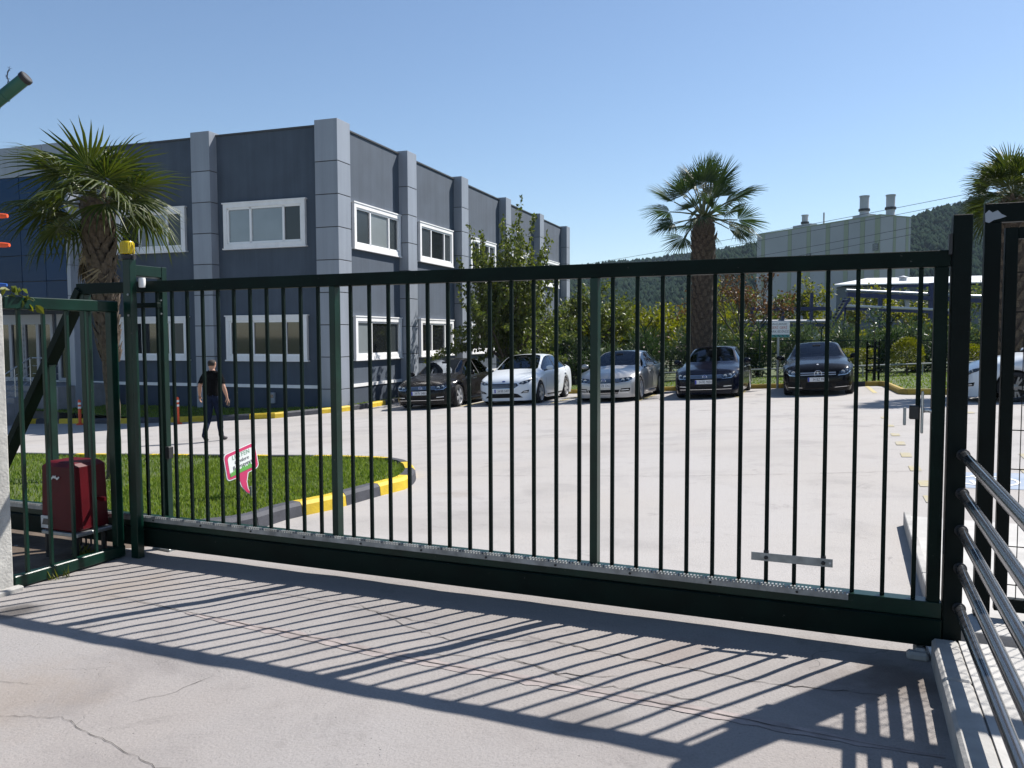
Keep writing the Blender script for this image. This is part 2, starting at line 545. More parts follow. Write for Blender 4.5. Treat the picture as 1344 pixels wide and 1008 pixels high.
mat('ink_red', (0.42, 0.09, 0.05), 0.6)
mat('sign_teal', (0.05, 0.25, 0.22), 0.5)
mat('wood_post', (0.17, 0.13, 0.09), 0.85, var=0.2, vscale=10)

# ------------------------------------------------------------------ ground
def wob(x, y):
    """unevenness of the old slab, a few millimetres"""
    return 0.012 * noise.noise(Vector((x * 1.3, y * 1.3, 3.1))) + 0.006 * noise.noise(Vector((x * 4.1, y * 4.1, 1.7)))
def sheet(name, x0, x1, y0, y1, step, m_, zoff, wobble=False, cond=None):
    nx, ny = int(round((x1 - x0) / step)), int(round((y1 - y0) / step))
    mb = MB()
    vs = []
    for j in range(ny + 1):
        for i in range(nx + 1):
            x, y = x0 + (x1 - x0) * i / nx, y0 + (y1 - y0) * j / ny
            z = gz(x, y) + zoff
            if wobble:
                fx = min(1, (x - x0) / 0.5, (x1 - x) / 0.5, (y - y0) / 0.5, (y1 - y) / 0.5)
                z += wob(x, y) * max(0, fx)
            vs.append((x, y, z))
    fs = []
    for j in range(ny):
        for i in range(nx):
            if cond:
                cx, cy = x0 + (x1 - x0) * (i + .5) / nx, y0 + (y1 - y0) * (j + .5) / ny
                if not cond(cx, cy): continue
            a = j * (nx + 1) + i
            fs.append((a, a + 1, a + nx + 2, a + nx + 1))
    mb.add(vs, fs)
    return tag(build(mb, name, m_, smooth=True), kind='structure')
# far terrain in rings so that the near part follows the yard
mb = MB()
rings = [0, 4, 8, 12, 16, 20, 25, 30, 36, 44, 54, 66, 85, 110, 150, 220, 350, 600, 1000, 1800, 3500]
NS = 72
vs = [(0, 20, gz(0, 20) - 0.25)]
for r_ in rings[1:]:
    for k in range(NS):
        a = 2 * math.pi * k / NS
        x, y = r_ * math.sin(a), 20 + r_ * math.cos(a)
        vs.append((x, y, max(-4.5, gz(x, y)) - 0.25))
fs = [(0, 1 + (k + 1) % NS, 1 + k) for k in range(NS)]
for i in range(len(rings) - 2):
    for k in range(NS):
        a, b = 1 + i * NS + k, 1 + i * NS + (k + 1) % NS
        fs.append((a, b, b + NS, a + NS))
mb.add(vs, fs)
tag(build(mb, 'ground', 'earth_far', smooth=True, fix=True), kind='structure')
def dgate(x, y): return x * gn.x + (y - 4.911) * gn.y
JOINT = 0.92
def slab_sheet(name, s0, s1, n0, n1, step, m_, zoff, wobble):
    """sheet laid out along the gate, so that the slab joint is one straight line"""
    ns, nn_ = int(round((s1 - s0) / step)), int(round((n1 - n0) / step))
    mb = MB(); vs = []
    for j in range(nn_ + 1):
        for i in range(ns + 1):
            n = n0 + (n1 - n0) * j / nn_
            p = G(s0 + (s1 - s0) * i / ns, n)
            vs.append((p.x, p.y, gz(p.x, p.y) + zoff + (wob(p.x, p.y) if wobble else 0)))
    mb.add(vs, [(j * (ns + 1) + i, j * (ns + 1) + i + 1, (j + 1) * (ns + 1) + i + 1, (j + 1) * (ns + 1) + i) for j in range(nn_) for i in range(ns)])
    return tag(build(mb, name, m_, smooth=True), kind='structure')
yard = slab_sheet('concrete_yard', -34, 26, JOINT, 43, 0.6, 'concrete_yard', -0.004, False)
drive = slab_sheet('driveway', -7, 6, -8.0, JOINT + 0.1, 0.1, 'concrete_near', 0.0, True)
tag(sheet('street', -40, 40, -30, 4.6, 1.2, 'concrete_near', -0.03, cond=lambda x, y: dgate(x, y) < 0), kind='structure')

def ribbon(name, pts, w, m_, parent, lift=0.003, jag=0.0, wvar=0.0, sub=1, seed=1, taper=False):
    r_ = random.Random(seed)
    P = []
    for i in range(len(pts) - 1):
        a, b = Vector((*pts[i], 0)), Vector((*pts[i + 1], 0))
        n = max(1, int((b - a).length / sub))
        for k in range(n):
            P.append(a.lerp(b, k / n))
    P.append(Vector((*pts[-1], 0)))
    mb = MB(); vs = []
    for i, p in enumerate(P):
        d = (P[min(i + 1, len(P) - 1)] - P[max(0, i - 1)]); d.z = 0
        d = d.normalized() if d.length > 0 else Vector((1, 0, 0))
        nrm = Vector((-d.y, d.x, 0))
        q = p + nrm * r_.uniform(-jag, jag)
        ww = w * (1 + r_.uniform(-wvar, wvar))
        if taper: ww *= min(1.0, 0.15 + 6 * min(i, len(P) - 1 - i) / len(P))
        for s in (-.5, .5):
            c = q + nrm * ww * s
            vs.append((c.x, c.y, gz(c.x, c.y) + lift + (wob(c.x, c.y) if dgate(c.x, c.y) < JOINT + .1 else -0.004)))
    mb.add(vs, [(2 * i, 2 * i + 2, 2 * i + 3, 2 * i + 1) for i in range(len(P) - 1)])
    return build(mb, name, m_, parent)
def gl(s, n): 
    p = G(s, n); return (p.x, p.y)
# slab joint beyond the gate, cracks this side, the patched trench strip
CR = [
    ([gl(-2.3, 1.01), gl(0.0, 0.98), gl(1.2, 1.0), gl(2.3, 0.99)], 0.009, 0.006, 21),
    ([gl(-2.2, -0.50), gl(-1.3, -0.44), gl(-0.4, -0.52), gl(-0.1, -0.50)], 0.006, 0.010, 22),
    ([gl(-0.9, -0.40), gl(-0.4, -0.62), gl(-0.05, -0.72), gl(0.35, -0.58)], 0.009, 0.014, 23),
    ([gl(0.3, -0.52), gl(0.9, -0.60), gl(1.5, -0.66), gl(2.1, -0.60)], 0.010, 0.012, 24),
    ([gl(-0.2, -0.95), gl(0.4, -0.86), gl(0.8, -0.98), gl(1.5, -0.96)], 0.007, 0.014, 25),
    ([gl(0.25, -0.83), gl(0.62, -0.92), gl(0.9, -0.86)], 0.009, 0.012, 26),
    ([gl(-2.6, -1.9), gl(-2.1, -2.05), gl(-1.6, -1.95)], 0.004, 0.008, 27),
    ([gl(-1.9, -2.35), gl(-1.2, -2.15), gl(-0.5, -2.3), gl(0.1, -2.1)], 0.004, 0.010, 28),
    ([gl(-0.9, -1.55), gl(-0.95, -1.8), gl(-1.05, -1.95)], 0.004, 0.008, 29),
    ([gl(-2.0, 0.32), gl(-1.6, 0.52)], 0.005, 0.008, 30),
]
for pts, w_, j_, sd in CR:
    ribbon('crack', pts, w_ * 0.55, 'crack', drive, 0.003, j_, 0.7, 0.035, sd, True)
ribbon('trench_patch', [gl(-1.7, -0.93), gl(-0.5, -1.02), gl(1.0, -1.06), gl(2.25, -1.10)], 0.085, 'trench_fill', drive, 0.0025, 0.003, 0.25, 0.06, 40, True)
ribbon('crack', [gl(-2.6, -0.86), gl(-1.5, -0.93), gl(-0.5, -1.02), gl(1.0, -1.06), gl(2.25, -1.10)], 0.005, 'crack', drive, 0.005, 0.003, 0.6, 0.05, 41, True)
# long cracks and joints on the yard
for pts, w_, sd in [([(-1.1, 10.2), (2.0, 9.6), (5.2, 9.3)], 0.010, 51), ([(-1.0, 14.4), (4, 14.0), (9, 13.2)], 0.012, 52), ([(-4, 17.5), (2, 18.2), (8, 17.4)], 0.012, 53),
                    ([(-3.6, 20.8), (3, 20.6), (9, 19.4)], 0.016, 54)]:
    ribbon('crack', pts, w_ * .6, 'crack', yard, 0.006, 0.016, 0.8, 0.07, sd, True)

# ------------------------------------------------------------------ kerbs and lawns
def kerb(name, pts, cols, h=0.13, wid=0.14, inner=1, stone=0.6):
    """painted kerb stones along a path; inner=+1 lays the width to the left of the path"""
    root = bpy.data.objects.new(name, None); link(root); tag(root, kind='structure')
    P = [Vector((*p, 0)) for p in pts]
    acc = [0.0]
    for a, b in zip(P, P[1:]): acc.append(acc[-1] + (b - a).length)
    def at(t):
        t = max(0.0, min(acc[-1] - 1e-6, t))
        for i in range(len(P) - 1):
            if t <= acc[i + 1]:
                return P[i].lerp(P[i + 1], (t - acc[i]) / (acc[i + 1] - acc[i])), (P[i + 1] - P[i]).normalized()
    t = 0.0; k = 0
    while t < acc[-1] - 0.05:
        L = stone * rnd.uniform(0.94, 1.06)
        mb = MB(); rows = []
        n = 3
        for i in range(n + 1):
            tt = t + 0.004 + (L - 0.008) * i / n
            p, _ = at(tt)
            a, _ = at(tt - 0.12); b, _ = at(tt + 0.12)
            d = (b - a).normalized()
            nr = Vector((-d.y, d.x, 0)) * inner
            g0 = gz(p.x, p.y)
            jz = rnd.uniform(-0.002, 0.002)
            rows.append([p + UP * (g0 - 0.05), p + nr * 0.015 + UP * (g0 + h * 0.75 + jz), p + nr * 0.045 + UP * (g0 + h + jz), p + nr * wid + UP * (g0 + h + jz), p + nr * wid + UP * (g0 - 0.05)])
        vs = [q for r_ in rows for q in r_]
        fs = []
        for i in range(n):
            for j in range(4):
                a = i * 5 + j
                fs.append((a, a + 5, a + 6, a + 1) if inner > 0 else (a, a + 1, a + 6, a + 5))
        fs += [tuple(range(5)), tuple(reversed(range(n * 5, n * 5 + 5)))]
        mb.add(vs, fs)
        build(mb, 'kerb_stone', cols[k % len(cols)] if not callable(cols) else cols(k), root, smooth=30, fix=True)
        t += L; k += 1
    return root
ISL = [(-2.62, 6.50), (-2.23, 6.87), (-2.06, 7.44), (-1.75, 7.92), (-1.45, 8.65), (-1.21, 9.12), (-1.16, 9.45), (-1.17, 9.9), (-1.27, 10.45), (-1.43, 10.9), (-1.7, 11.25), (-2.2, 11.5), (-2.68, 11.7), (-5.5, 12.35), (-7.87, 12.8), (-14.0, 13.9)]
kerb('island_kerb', ISL, ['kerb_black', 'kerb_black', 'kerb_yellow', 'kerb_black', 'kerb_yellow', 'kerb_black', 'kerb_yellow', 'kerb_black', 'kerb_yellow'] + ['kerb_yellow', 'kerb_black'] * 4, inner=1, stone=0.66)
BK = [(-16.0, 26.0), (-13.2, 24.55), (-11.34, 23.53), (-9.25, 22.9), (-8.0, 22.72), (-6.65, 22.75), (-5.97, 23.43), (-5.04, 24.36), (-4.5, 25.5), (-3.98, 27.6), (-3.3, 29.9), (-2.5, 32.2)]
kerb('building_kerb', BK, ['kerb_yellow', 'kerb_black'], inner=1, stone=1.15, h=0.15)
def inset_poly(pts, d):
    out = []
    n = len(pts)
    for i, p in enumerate(pts):
        a, b = Vector(pts[max(0, i - 1)]), Vector(pts[min(n - 1, i + 1)])
        t = (b - a).normalized()
        out.append((p[0] - t.y * d, p[1] + t.x * d))
    return out
def in_poly(x, y, poly):
    c = False; n = len(poly)
    for i in range(n):
        x1, y1 = poly[i]; x2, y2 = poly[(i + 1) % n]
        if (y1 > y) != (y2 > y) and x < (x2 - x1) * (y - y1) / (y2 - y1) + x1:
            c = not c
    return c
def lawn(name, poly, zfun, label, step=0.35):
    """ground sheet of a lawn cut to a polygon"""
    bm = bmesh.new()
    bm.faces.new([bm.verts.new((x, y, 0)) for x, y in poly])
    bmesh.ops.triangulate(bm, faces=bm.faces)
    for _ in range(5):
        long = [e for e in bm.edges if e.calc_length() > step * 2.2]
        if not long: break
        bmesh.ops.subdivide_edges(bm, edges=long, cuts=1)
        bmesh.ops.triangulate(bm, faces=bm.faces)
    for v in bm.verts: v.co.z = zfun(v.co.x, v.co.y)
    bmesh.ops.recalc_face_normals(bm, faces=bm.faces)
    me = bpy.data.meshes.new(name); bm.to_mesh(me); bm.free()
    if sum(p.normal.z for p in me.polygons) < 0: me.flip_normals()
    me.materials.append(MATS['lawn_soil'])
    o = bpy.data.objects.new(name, me); link(o)
    return tag(o, kind='structure')
def blades(name, poly, zfun, n, h, w, label, dens=None, seed=3):
    r_ = random.Random(seed)
    xs = [p[0] for p in poly]; ys = [p[1] for p in poly]
    V, Fc = [], []
    k = 0; tries = 0
    while k < n and tries < n * 12:
        tries += 1
        x, y = r_.uniform(min(xs), max(xs)), r_.uniform(min(ys), max(ys))
        if dens and r_.random() > dens(x, y): continue
        if not in_poly(x, y, poly): continue
        z = zfun(x, y)
        cl = 0.65 + 0.7 * (0.5 + 0.5 * noise.noise(Vector((x * 1.7, y * 1.7, 9))))
        hh = h * r_.uniform(0.5, 1.25) * cl
        a = r_.uniform(0, 6.283); lean = r_.uniform(0.1, 0.75) * hh; la = r_.uniform(0, 6.283)
        ww = w * r_.uniform(0.6, 1.3)
        dx, dy = math.cos(a) * ww / 2, math.sin(a) * ww / 2
        lx, ly = math.cos(la) * lean, math.sin(la) * lean
        b = len(V)
        V += [(x - dx, y - dy, z - .01), (x + dx, y + dy, z - .01), (x + dx * .8 + lx * .4, y + dy * .8 + ly * .4, z + hh * .6), (x - dx * .8 + lx * .4, y - dy * .8 + ly * .4, z + hh * .6), (x + lx, y + ly, z + hh)]
        Fc += [(b, b + 1, b + 2, b + 3), (b + 3, b + 2, b + 4)]
        k += 1
    me = bpy.data.meshes.new(name); me.from_pydata(V, [], Fc); me.materials.append(MATS['grass'])
    o = bpy.data.objects.new(name, me); link(o)
    return tag(o, label, 'grass', kind='stuff')
isl_in = inset_poly(ISL, 0.10) + [(-14.0, 11.4), (-2.95, 6.62)]
zi = lambda x, y: gz(x, y) + 0.085 + 0.02 * noise.noise(Vector((x, y, 0)))
lawn('lawn_soil_island', isl_in, zi, '')
blades('lawn_grass', isl_in, zi, 52000, 0.055, 0.011, 'short green mown grass on the kerbed island behind the gate',
       dens=lambda x, y: 1.0 if x > -4.2 else 0.35)
bl_in = inset_poly(BK, 0.10) + [(W(9, 0, 0).x, W(9, 0, 0).y), (W(0, 0, 0).x, W(0, 0, 0).y), (W(0, 12, 0).x, W(0, 12, 0).y)]
zb = lambda x, y: max(gz(x, y) + 0.10, -0.68) + 0.01 * noise.noise(Vector((x, y, 0)))
lawn('lawn_soil_building', bl_in, zb, '', 0.6)
blades('lawn_grass', bl_in, zb, 14000, 0.06, 0.022, 'strip of grass along the foot of the grey office building', seed=5)
# lawn behind the parked cars
KB = [(19.0, 12.6), (16, 15.2), (11.84, 18.76), (10.48, 20.0), (9.85, 20.6), (10.15, 21.5), (11.2, 24.6), (8.3, 26.0), (4.5, 27.5), (-0.6, 29.4)]
kerb('parking_kerb', KB, lambda k: 'kerb_yellow_shaded' if (k % 9) in (0, 1, 2, 3, 4, 6, 7) else 'kerb_black', inner=-1, stone=1.2, h=0.14)
pk_in = inset_poly(KB, -0.10) + [(-1.5, 46.5), (38, 46.5), (38, 8)]
zp = lambda x, y: gz(x, y) + 0.10 + 0.03 * noise.noise(Vector((x * .6, y * .6, 0)))
lawn('lawn_soil_parking', pk_in, zp, '', 0.8)
blades('lawn_grass', inset_poly(KB, -0.10) + [(0.6, 32.5), (22, 30), (26, 20)], zp, 22000, 0.045, 0.03, 'grass behind the yellow kerb at the back of the parking bays', seed=6)

# painted bay lines, dashes, blue disabled bay
def mark(name, pts, w_, m_, parent=yard, seed=1):
    return ribbon(name, pts, w_, m_, parent, 0.006, 0.002, 0.04, 0.25, seed)
cd = Vector((-math.sin(R(20)), -math.cos(R(20)), 0))       # the way the parked cars face
for (x, y, ln) in [(-0.75, 26.3, 4.6), (1.95, 25.9, 4.6), (4.35, 25.1, 4.8), (7.0, 24.6, 4.6), (10.4, 23.6, 4.2)]:
    p = Vector((x, y, 0)); a = p + cd * ln / 2; b = p - cd * ln / 2
    mark('bay_line', [(b.x, b.y), (a.x, a.y)], 0.11, 'paint_yellow')
for i, (x, y) in enumerate([(6.9, 15.0), (6.35, 13.6), (5.85, 12.35), (5.45, 11.35), (5.08, 10.42), (4.74, 9.5), (4.41, 8.62), (4.09, 7.86)]):
    d = Vector((0.37, 0.93, 0)) * 0.17
    mark('dash', [(x - d.x, y - d.y), (x + d.x, y + d.y)], 0.12, 'paint_yellow_faded', seed=60 + i)
for i, (x, y) in enumerate([(6.3, 9.9), (7.05, 11.6), (7.7, 13.2), (5.75, 9.0), (8.6, 15.2)]):
    d = Vector((0.37, 0.93, 0)) * 0.17
    mark('dash', [(x - d.x, y - d.y), (x + d.x, y + d.y)], 0.11, 'paint_yellow_faded', seed=70 + i)
q = [gl(3.02, 5.42), gl(6.2, 5.42)]
ribbon('disabled_bay', q, 0.92, 'paint_blue', yard, 0.004, 0, 0, 0.3)
mb = MB(); N = 28; cx, cy = gl(3.26, 5.36)
vs = []
for k in range(N):
    a = 2 * math.pi * k / N
    for r_ in (0.27, 0.305):
        p = Vector((cx, cy, 0)) + gd * math.cos(a) * r_ + gn * math.sin(a) * r_ * 0.95
        vs.append((p.x, p.y, gz(p.x, p.y) + 0.005))
mb.add(vs, [(2 * k, 2 * k + 1, (2 * k + 3) % (2 * N), (2 * k + 2) % (2 * N)) for k in range(N)])
def flat(pts, off=0.005):
    v = []
    for s, n in pts:
        p = Vector((cx, cy, 0)) + gd * s + gn * n
        v.append((p.x, p.y, gz(p.x, p.y) + off))
    mb.add(v, [tuple(range(len(v)))])
flat([(-.10, .22), (-.04, .22), (-.02, .02), (-.08, .02)]); flat([(-.02, .08), (.12, .08), (.12, .03), (-.02, .03)])
flat([(.08, .03), (.13, .03), (.19, -.16), (.14, -.16)]); flat([(-.12, .31), (-.03, .31), (-.03, .25), (-.12, .25)])
flat([(-.17, .0), (-.13, .02), (-.10, -.20), (-.15, -.18)]); flat([(-.10, -.16), (.06, -.19), (.05, -.24), (-.11, -.21)])
o = build(mb, 'wheelchair_symbol', 'paint_white', yard, fix=True)

# ------------------------------------------------------------------ sliding gate
gate = thing('sliding_gate', 'long dark green sliding steel gate closed across the driveway', 'gate', G(0))
def gbox(name, s0, s1, n0, n1, z0, z1, m_, parent, bevel=0.003):
    mb = MB(); c = G((s0 + s1) / 2, (n0 + n1) / 2, (z0 + z1) / 2)
    mb.obox(c, gd, gn, UP, (s1 - s0) / 2, (n1 - n0) / 2, (z1 - z0) / 2)
    return build(mb, name, m_, parent, bevel=bevel)
gbox('top_rail', -3.60, 2.33, -0.035, 0.035, 1.953, 2.033, 'green_paint_dark', gate)
gbox('bottom_beam', -4.9, 2.33, -0.06, 0.06, 0.065, 0.205, 'green_paint_dark', gate, 0.006)
gbox('beam_upper', -4.9, 2.33, -0.04, 0.045, 0.2055, 0.286, 'green_paint', gate)
mb = MB(); mb.obox(G(0, 0, 1.1195), gd, gn, UP, 0.0105, 0.0105, 0.833)
bar0 = build(mb, 'bar', 'green_paint_dark', gate, bevel=0.002)
bars = [-2.958 + 0.1418 * i for i in range(12)] + [-1.143 + 0.1427 * i for i in range(12)] + [0.627 + 0.1433 * i for i in range(12)]
for i, s in enumerate(bars):
    b = bar0 if i == 0 else dup(bar0, gate)
    b.location = gd * s + gn * rnd.uniform(-.001, .001)
for s, w_ in ((-3.09, .06), (-1.268, .045), (0.523, .045), (2.292, .06), (-3.55, .05)):
    gbox('post', s - w_ / 2, s + w_ / 2, -0.034, 0.034, 0.2865, 1.9525, 'green_paint' if s < 2 else 'green_paint_dark', gate)
gbox('tail_post', -3.98, -3.93, -0.03, 0.03, 0.2865, 1.41, 'green_paint', gate)
mb = MB(); mb.beam(G(-3.57, 0, 1.99), G(-4.75, 0, 0.29), 0.06, 0.10, gn)
build(mb, 'diagonal_brace', 'green_paint_dark', gate, bevel=.003)
gbox('cross_tie', -3.03, -2.80, -0.02, 0.02, 1.84, 1.875, 'green_paint_dark', gate)
# rack with teeth
mb = MB()
mb.obox(G(-1.3, -0.052, 0.271), gd, gn, UP, 3.2, 0.0115, 0.015)
s = -4.49
while s < 1.89:
    mb.obox(G(s, -0.052, 0.2915), gd, gn, UP, 0.0048, 0.0115, 0.0065)
    s += 0.0188
build(mb, 'gear_rack', 'rack_zinc', gate)
for i in range(14):
    s = -4.2 + i * 0.45
    mb = MB(); mb.lathe(G(s, -0.0645, 0.270), -gn, [(0, 0.004), (.007, .004), (.007, 0), (.007, -.004)], 8)
    build(mb, 'bolt', 'black_metal', gate)
# flat steel strip screwed across three bars
st = gbox('flat_strip', 1.41, 1.822, -0.0165, -0.0115, 0.405, 0.449, 'galv', gate, 0.001)
for s in (1.487, 1.775):
    mb = MB(); mb.lathe(G(s, -0.0165, 0.425), -gn, [(0, .012), (.008, .012), (.011, .006), (.011, 0)], 8)
    build(mb, 'bolt', 'black_metal', st)
    mb = MB(); mb.obox(G(s, -0.003, 0.452), gd, gn, UP, .013, .013, .009)
    build(mb, 'clamp', 'black_metal', st, bevel=.002)
mb = MB(); mb.lathe(G(1.808, -0.0168, 0.427), -gn, [(0, .0012), (.006, .0012), (.006, 0)], 10)
build(mb, 'hole', 'white_plate', st)
# lock block and curved catch on the last bars
mb = MB(); mb.obox(G(2.185, -0.030, 1.235), gd, gn, UP, .022, .015, .034)
lk = build(mb, 'lock_block', 'black_metal', gate, bevel=.004)
mb = MB(); mb.obox(G(2.222, -0.020, 1.235), gd, gn, UP, .006, .010, .105); build(mb, 'lock_plate', 'steel', lk, bevel=.003)
mb = MB(); mb.obox(G(2.142, -0.045, 1.215), gd, gn, UP, .007, .006, .045); build(mb, 'lock_pull', 'galv', lk, bevel=.003)
mb = MB()
mb.tube([G(2.228, -.02, 1.245), G(2.25, -.02, 1.247), G(2.275, -.02, 1.240), G(2.30, -.022, 1.222)], 0.012, 8)
build(mb, 'catch_arm', 'steel', lk, smooth=True)

# ------------------------------------------------------------------ guide frame with beacon
gf = thing('gate_guide_frame', 'green steel guide frame straddling the left end of the sliding gate', 'gate frame', G(-2.9450, -0.1))
gbox('front_post', -2.9800, -2.9100, -0.155, -0.095, 0.0, 2.185, 'green_paint', gf)
gbox('rear_post', -2.9700, -2.9200, 0.15, 0.20, -0.05, 2.15, 'green_paint', gf)
gbox('crossbar', -2.9680, -2.9220, -0.0945, 0.1495, 2.07, 2.148, 'green_paint', gf)
gbox('base_plate', -3.0350, -2.86, 0.09, 0.26, -0.02, 0.012, 'galv', gf)
mb = MB(); mb.lathe(G(-2.8900, -0.065, 1.985), UP, [(0, 0), (.022, 0), (.024, .01), (.024, .06), (.022, .07), (0, .07)], 14)
build(mb, 'guide_roller', 'white_worn', gf, smooth=40)
mb = MB(); mb.tube([G(-2.9450, -0.09, 2.066), G(-2.9450, 0.15, 2.066)], .006, 6); build(mb, 'roller_rod', 'galv', gf)
for z in (1.93, 1.78):
    mb = MB(); mb.lathe(G(-2.9300, -0.156, z), -gn, [(0, .006), (.008, .006), (.009, 0)], 8); build(mb, 'bolt', 'galv', gf)
for z, n in ((1.90, .149), (1.80, .149)):
    mb = MB(); mb.lathe(G(-2.9330, n, z), -gn, [(0, .006), (.008, .006), (.009, 0)], 8); build(mb, 'bolt', 'galv', gf)
gbox('rear_bracket', -2.9180, -2.8800, 0.13, 0.18, 0.70, 0.79, 'black_metal', gf)

bc = thing('warning_beacon', 'amber warning beacon on top of the green gate guide post', 'beacon', G(-2.9600, -0.125, 2.187))
c0 = G(-2.9600, -0.125, 2.187)
mb = MB(); mb.lathe(c0, UP, [(0, 0), (.05, 0), (.05, .028), (.044, .034), (0, .034)], 20); build(mb, 'base', 'black_metal', bc, smooth=40)
mb = MB()
prof = [(.041, .034), (.047, .04), (.047, .118), (.040, .128), (0, .130)]
mb.lathe(c0, UP, prof, 20)
lens = build(mb, 'lens', 'amber', bc, smooth=40)
for k in range(20):
    a = 2 * math.pi * k / 20
    mb = MB(); p = c0 + (gd * math.cos(a) + gn * math.sin(a)) * .047
    mb.tube([p + UP * .042, p + UP * .117], .0028, 4); build(mb, 'rib', 'amber', lens)
mb = MB(); mb.tube([c0 + gd * .055 + UP * .015, c0 + gd * .058 + UP * .06, c0 + gd * .052 + UP * .10], [.006, .004, .002], 6); build(mb, 'antenna', 'black_metal', bc)
mb = MB(); mb.obox(c0 + gd * .055 + UP * .014, gd, gn, UP, .018, .012, .013); build(mb, 'cable_gland', 'black_metal', bc)

# ------------------------------------------------------------------ gate motor
mt = thing('gate_motor', 'dark red gate motor box on a low stand behind the left side fence', 'motor', G(-3.4, -0.28, 0))
def taper_box(c, hx, hy, z0, z1, tx, ty, sh=0.0):
    mb = MB()
    vs = []
    for z, kx, ky in ((z0, hx, hy), (z0 + (z1 - z0) * .93, tx, ty), (z1, tx - .03, ty - .03)):
        for i, j in ((-1, -1), (1, -1), (1, 1), (-1, 1)):
            vs.append(c + gd * i * kx + gn * j * ky + UP * z)
    fs = [(0, 3, 2, 1), (8, 9, 10, 11)]
    for l in (0, 4):
        for k in range(4): fs.append((l + k, l + (k + 1) % 4, l + 4 + (k + 1) % 4, l + 4 + k))
    mb.add(vs, fs); return mb
mc = G(-3.385, -0.28, 0)
cov = build(taper_box(mc, .170, .15, .225, .725, .163, .14), 'cover', 'red_cover', mt, bevel=.012)
mb = MB(); mb.obox(mc - gd * .015 + UP * .70 - gn * .0, gd, gn, UP, .15, .10, .006)
mb = MB()
for dx, w_ in ((-.05, .018), (-.02, .022), (.012, .016), (.04, .024)):
    mb.prism([(-w_, .006), (0, -.010), (w_, .008), (w_ * .6, .016), (0, .004), (-w_ * .7, .014)], mc + gd * (dx - .03) - gn * .1475 + UP * (.61 + .006 * math.sin(dx * 90)), gd, UP, -gn, .003)
build(mb, 'badge', 'white_worn', cov)
mb = MB(); mb.prism([(-.05, -.045), (.03, -.045), (.045, -.03), (.045, .045), (-.05, .045)], mc - gd * .108 - gn * .151 + UP * .285, gd, UP, -gn, .008)
pl = build(mb, 'release_panel', 'white_plate', cov, fix=True)
mb = MB(); mb.prism([(-.035, -.022), (.03, -.022), (.03, .022), (-.02, .022)], mc - gd * .108 - gn * .1595 + UP * .288, gd, UP, -gn, .003)
build(mb, 'lock_cover', 'pane_screen', pl, fix=True)
mb = MB(); mb.obox(mc + gd * .02 + UP * .206, gd, gn, UP, .185, .155, .013); build(mb, 'base_plate', 'galv', mt, bevel=.004)
for i in (-1, 1):
    for j in (-1, 1):
        mb = MB(); mb.tube([mc + gd * .14 * i + gn * .12 * j + UP * -.02, mc + gd * .14 * i + gn * .12 * j + UP * .19], .02, 8); build(mb, 'leg', 'black_metal', mt)
for k in range(3):
    mb = MB(); p = mc + gd * (.05 + .05 * k)
    mb.tube([p + UP * .19, p + gd * .06 - gn * .05 + UP * .12, p + gd * .02 - gn * .1 + UP * .05, p + gd * .09 + UP * .0], .008, 6); build(mb, 'cable', 'rubber', mt, smooth=True)
mb = MB(); mb.obox(mc + gd * .20 + gn * .05 + UP * .44, gd, gn, UP, .05, .008, .014); build(mb, 'limit_arm', 'red_cover', mt)

# ------------------------------------------------------------------ left side fence and pillar
sf = thing('side_fence', 'green barred side fence panel left of the driveway, beside the red motor', 'fence', G(-3.06, -0.18))
def sfb(name, n0, n1, z0, z1, hw, m_, bevel=.003, s=-3.06):
    mb = MB(); mb.obox(G(s, (n0 + n1) / 2, (z0 + z1) / 2), gd, gn, UP, hw, (n1 - n0) / 2, (z1 - z0) / 2)
    return build(mb, name, m_, sf, bevel=bevel)
sfb('top_rail', -1.02, -0.155, 1.805, 1.885, .03, 'green_paint', .006)
sfb('bottom_rail', -1.02, -0.155, 0.012, 0.092, .03, 'green_paint', .006)
sfb('post', -0.225, -0.165, 0.0925, 1.8045, .028, 'green_paint')
mb = MB(); mb.obox(G(-3.06, 0, .9485), gd, gn, UP, .011, .011, .856)
b0 = build(mb, 'bar', 'green_paint', sf, bevel=.002)
for i, n in enumerate((-0.385, -0.56, -0.735, -0.91)):
    b = b0 if i == 0 else dup(b0, sf)
    b.location = gn * n
cp = thing('concrete_pillar', 'off-white plastered concrete pillar at the left edge of the picture', 'pillar', G(-3.2, -1.3))
mb = MB(); mb.obox(G(-3.135, -1.20, .95), gd, gn, UP, .105, .175, .95); build(mb, 'shaft', 'plaster_post', cp, bevel=.012)
mb = MB(); mb.obox(G(-3.135, -1.20, .0), gd, gn, UP, .15, .21, .035); build(mb, 'footing', 'kerb_grey', cp, bevel=.01)
# rough soil patch under the gate tail
mb = MB(); vs = []
for j in range(9):
    for i in range(17):
        p = G(-5.4 + 2.32 * i / 16, -1.15 + 1.45 * j / 8)
        ed = min(i, 16 - i, j, 8 - j) / 2
        vs.append((p.x, p.y, -.012 + min(1, ed) * (.028 + .02 * noise.noise(Vector((p.x * 3, p.y * 3, 5))))))
mb.add(vs, [(j * 17 + i, j * 17 + i + 1, (j + 1) * 17 + i + 1, (j + 1) * 17 + i) for j in range(8) for i in range(16)])
tag(build(mb, 'soil_patch', 'soil', smooth=True), kind='structure')

